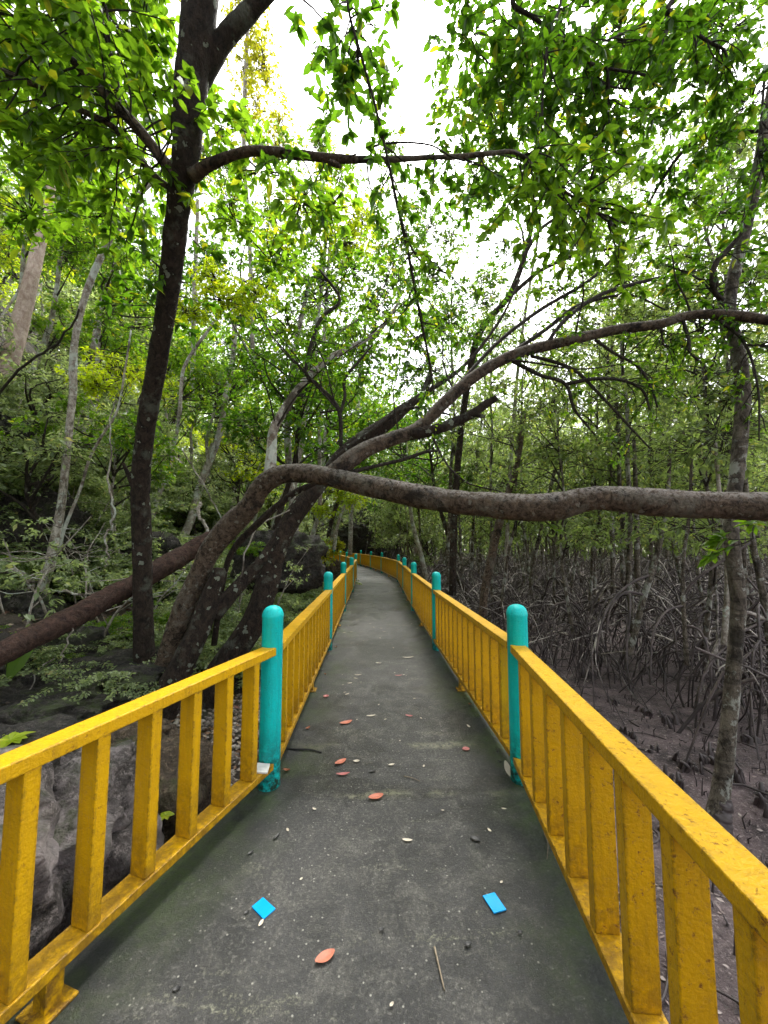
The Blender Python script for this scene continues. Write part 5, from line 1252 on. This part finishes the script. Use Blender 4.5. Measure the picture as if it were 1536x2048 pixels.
for i, (px, py) in enumerate([(215, 1270), (190, 1330), (235, 1360), (250, 1290), (150, 1290), (215, 1400), (120, 1330), (70, 1330), (20, 1380), (470, 1250), (520, 1290), (560, 1230), (600, 1210), (340, 1190), (300, 1150), (10, 1300), (170, 1225), (420, 1020), (380, 1060), (300, 1080)]):
    q = on_bank(px, py, 3.2)
    if q is None or float(left_x(q[1])) - q[0] < .7: continue
    e = empty("shrub", q + np.array([0, 0, .08]), i * .9, .38 + .1 * (i % 3)); tag(e, "small leaved creeper clinging to the dark rocks near the trunks", "shrub", "creepers on the dark rocks")
    for nm, me in zip(("stems", "leaves"), ST[(2, 0, 1)[i % 3]]): link(nm, me, e)
for px, py, Y, sc, lab in [(330, 1215, 5.4, .55, "bright leafy sapling between the near trunk and the leaning clump"), (200, 1230, 5.6, .5, "small leaved shrub right below the fallen log"), (60, 1115, 6.3, .5, "broad leaved shrub left of the white barked tree"), (225, 1320, 4.9, .45, "small leaved creeper beside the foot of the near trunk"),
                           (600, 1080, 9.0, .7, "shrub with drooping leaves above the rounded boulder"), (480, 1090, 7.5, .7, "shrub seen between the leaning trunks")]:
    p = P(px, py, Y); e = empty("shrub", p - np.array([0, 0, .2]), 1.0, sc); tag(e, lab, "shrub")
    for nm, me in zip(("stems", "leaves"), ST[2]): link(nm, me, e)
# broad bright sprigs near the railing
def sprig(px, py, Y, L, lab, n=8, kind='lime', tilt=.2):
    T = Tree("sprig", lab, "plant", P(px, py, Y) - np.array([0, 0, .15])); c = P(px, py, Y); lm = T.leaf.setdefault(kind, MB())
    T.tw.tube(smooth_path([c - [0, 0, .15], c - [.01, 0, .07], c], 3), .004, 5)
    a = np.arange(n) / n * 6.28 + .3; ax = np.stack([np.cos(a), np.sin(a), np.full(n, tilt)], -1)
    leaves(lm, np.repeat(c[None], n, 0), ax, np.array([0, 0, 1.0]) + rng.normal(size=(n, 3)) * .15, L * rng.uniform(.7, 1.1, n), L * .55, True, .2); T.finish()
sprig(20, 1480, 2.35, .12, "bright green sprig over the dark rock at the left edge", 9)
sprig(262, 1650, 2.35, .06, "small green seedling between the brown and the grey rock", 6)
sprig(330, 1632, 2.5, .065, "small green seedling behind the fourth left baluster", 6)
sprig(345, 1385, 3.9, .08, "small pale leaved plant just above the left top rail", 7)
def big_leaf():
    T = Tree("hanging_leaf", "big serrated green leaf hanging below the fallen log", "leaf", P(60, 1262, 4.2)); lm = MB()
    a, b = P(66, 1275, 4.2), P(12, 1365, 4.0); d = b - a
    leaves(lm, a[None], d[None], np.array([[.3, -1, .3]]), np.linalg.norm(d), .17, True, .02)
    T.leaf['mid'] = lm; T.tw.tube([P(80, 1262, 4.25), P(72, 1266, 4.22), P(66, 1275, 4.2)], .004, 5); T.finish()
big_leaf()
# hanging vines on the left
def vine(spec, lab, mat='pale'):
    mb = MB(); q, r_ = limb_pts(spec, 5); q = q + rng.normal(size=q.shape) * .012; mb.tube(q, r_, 5, .1, 2)
    tag(mb.build("vine", BK[mat], smooth=True), lab, "vine")
vine([(232, 800, 5.2, 4), (220, 840, 5.2, 4), (222, 900, 5.2, 4), (216, 960, 5.2, 5), (228, 1010, 5.2, 5), (226, 1050, 5.2, 6), (210, 1080, 5.2, 5), (216, 1115, 5.2, 4), (212, 1135, 5.2, 3)], "pale wriggling vine hanging left of the near trunk")
vine([(400, 1005, 6.3, 9), (398, 1030, 6.2, 8), (410, 1050, 6.1, 7), (422, 1068, 6.0, 7)], "pale crooked root stub above the end of the fallen log")
vine([(365, 900, 7, 3), (395, 950, 7, 3), (430, 1010, 7, 3), (442, 1035, 7, 3)], "thin straight vine left of the arched trunk bend")
vine([(120, 1182, 5.3, 6), (160, 1190, 5.25, 5), (200, 1188, 5.2, 5), (240, 1180, 5.2, 4)], "pale bare stick lying above the fallen log")
vine([(150, 1230, 4.3, 3), (135, 1280, 4.2, 4), (122, 1320, 4.15, 3), (140, 1345, 4.1, 3)], "thin white rootlet dangling below the log, right of the big leaf")
vine([(108, 1320, 4.1, 3), (80, 1335, 4.05, 4), (62, 1370, 4.0, 3), (54, 1400, 4.0, 3)], "forked white rootlet on the flat dark rock")
vine([(160, 620, 5, 5), (110, 690, 5.2, 6), (50, 730, 5.4, 7), (-20, 810, 5.6, 8)], "dark thin bough slanting down to the left edge", 'twig')
vine([(475, 1200, 4.9, 3), (490, 1110, 5, 4), (520, 1050, 5.2, 3), (600, 1010, 5.5, 3)], "thin pale vine looped behind the sawn trunk")

# ------------------------------------------------------------------ the far forest
def far_forest():
    r = np.random.default_rng(2); lf = MB(); tr = MB()
    n = 130000
    a = r.uniform(-1.0, 1.0, n); d = r.uniform(46, 70, n)
    x = np.sin(a * 1.05) * d; y = np.cos(a * 1.05) * d
    zt = 17 + 5 * fbm(np.stack([x * .12, y * .12, 0 * x], -1), 3, 5) - 3 * (np.abs(a) < .25)
    g = hgt(x, y); z = g + r.random(n) ** 1.15 * np.maximum(3, zt)
    keep = fbm(np.stack([x, y, z], -1) * .35, 3, 8) > -.25
    p = np.stack([x, y, z], -1)[keep]; m = len(p)
    ax = rand_dirs(m, r); ax[:, 2] *= .6
    L = r.uniform(.35, .75, m)
    leaves(lf, p, ax, np.array([0, 0, 1.0]) + r.normal(size=(m, 3)) * .6, L, L * .6, False, .1)
    tag(lf.build("distant_woods", LF['dull']), "hazy green wall of distant woods behind the mangroves", None, None, 'stuff')
    for k in range(320):
        aa = r.uniform(-.2, 1.0) * 1.0; dd = r.uniform(44, 60); xx, yy = math.sin(aa) * dd, math.cos(aa) * dd; zz = float(hgt(xx, yy))
        tr.tube([(xx, yy, zz - .2), (xx + r.normal() * .2, yy, zz + 5), (xx + r.normal() * .5, yy, zz + 11)], [.09, .07, .04], 6, 0, 0, False)
    tag(tr.build("distant_trunks", BK['mangrove'], smooth=True), "crowd of thin far trunks at the back of the mangrove swamp", None, None, 'stuff')
far_forest()
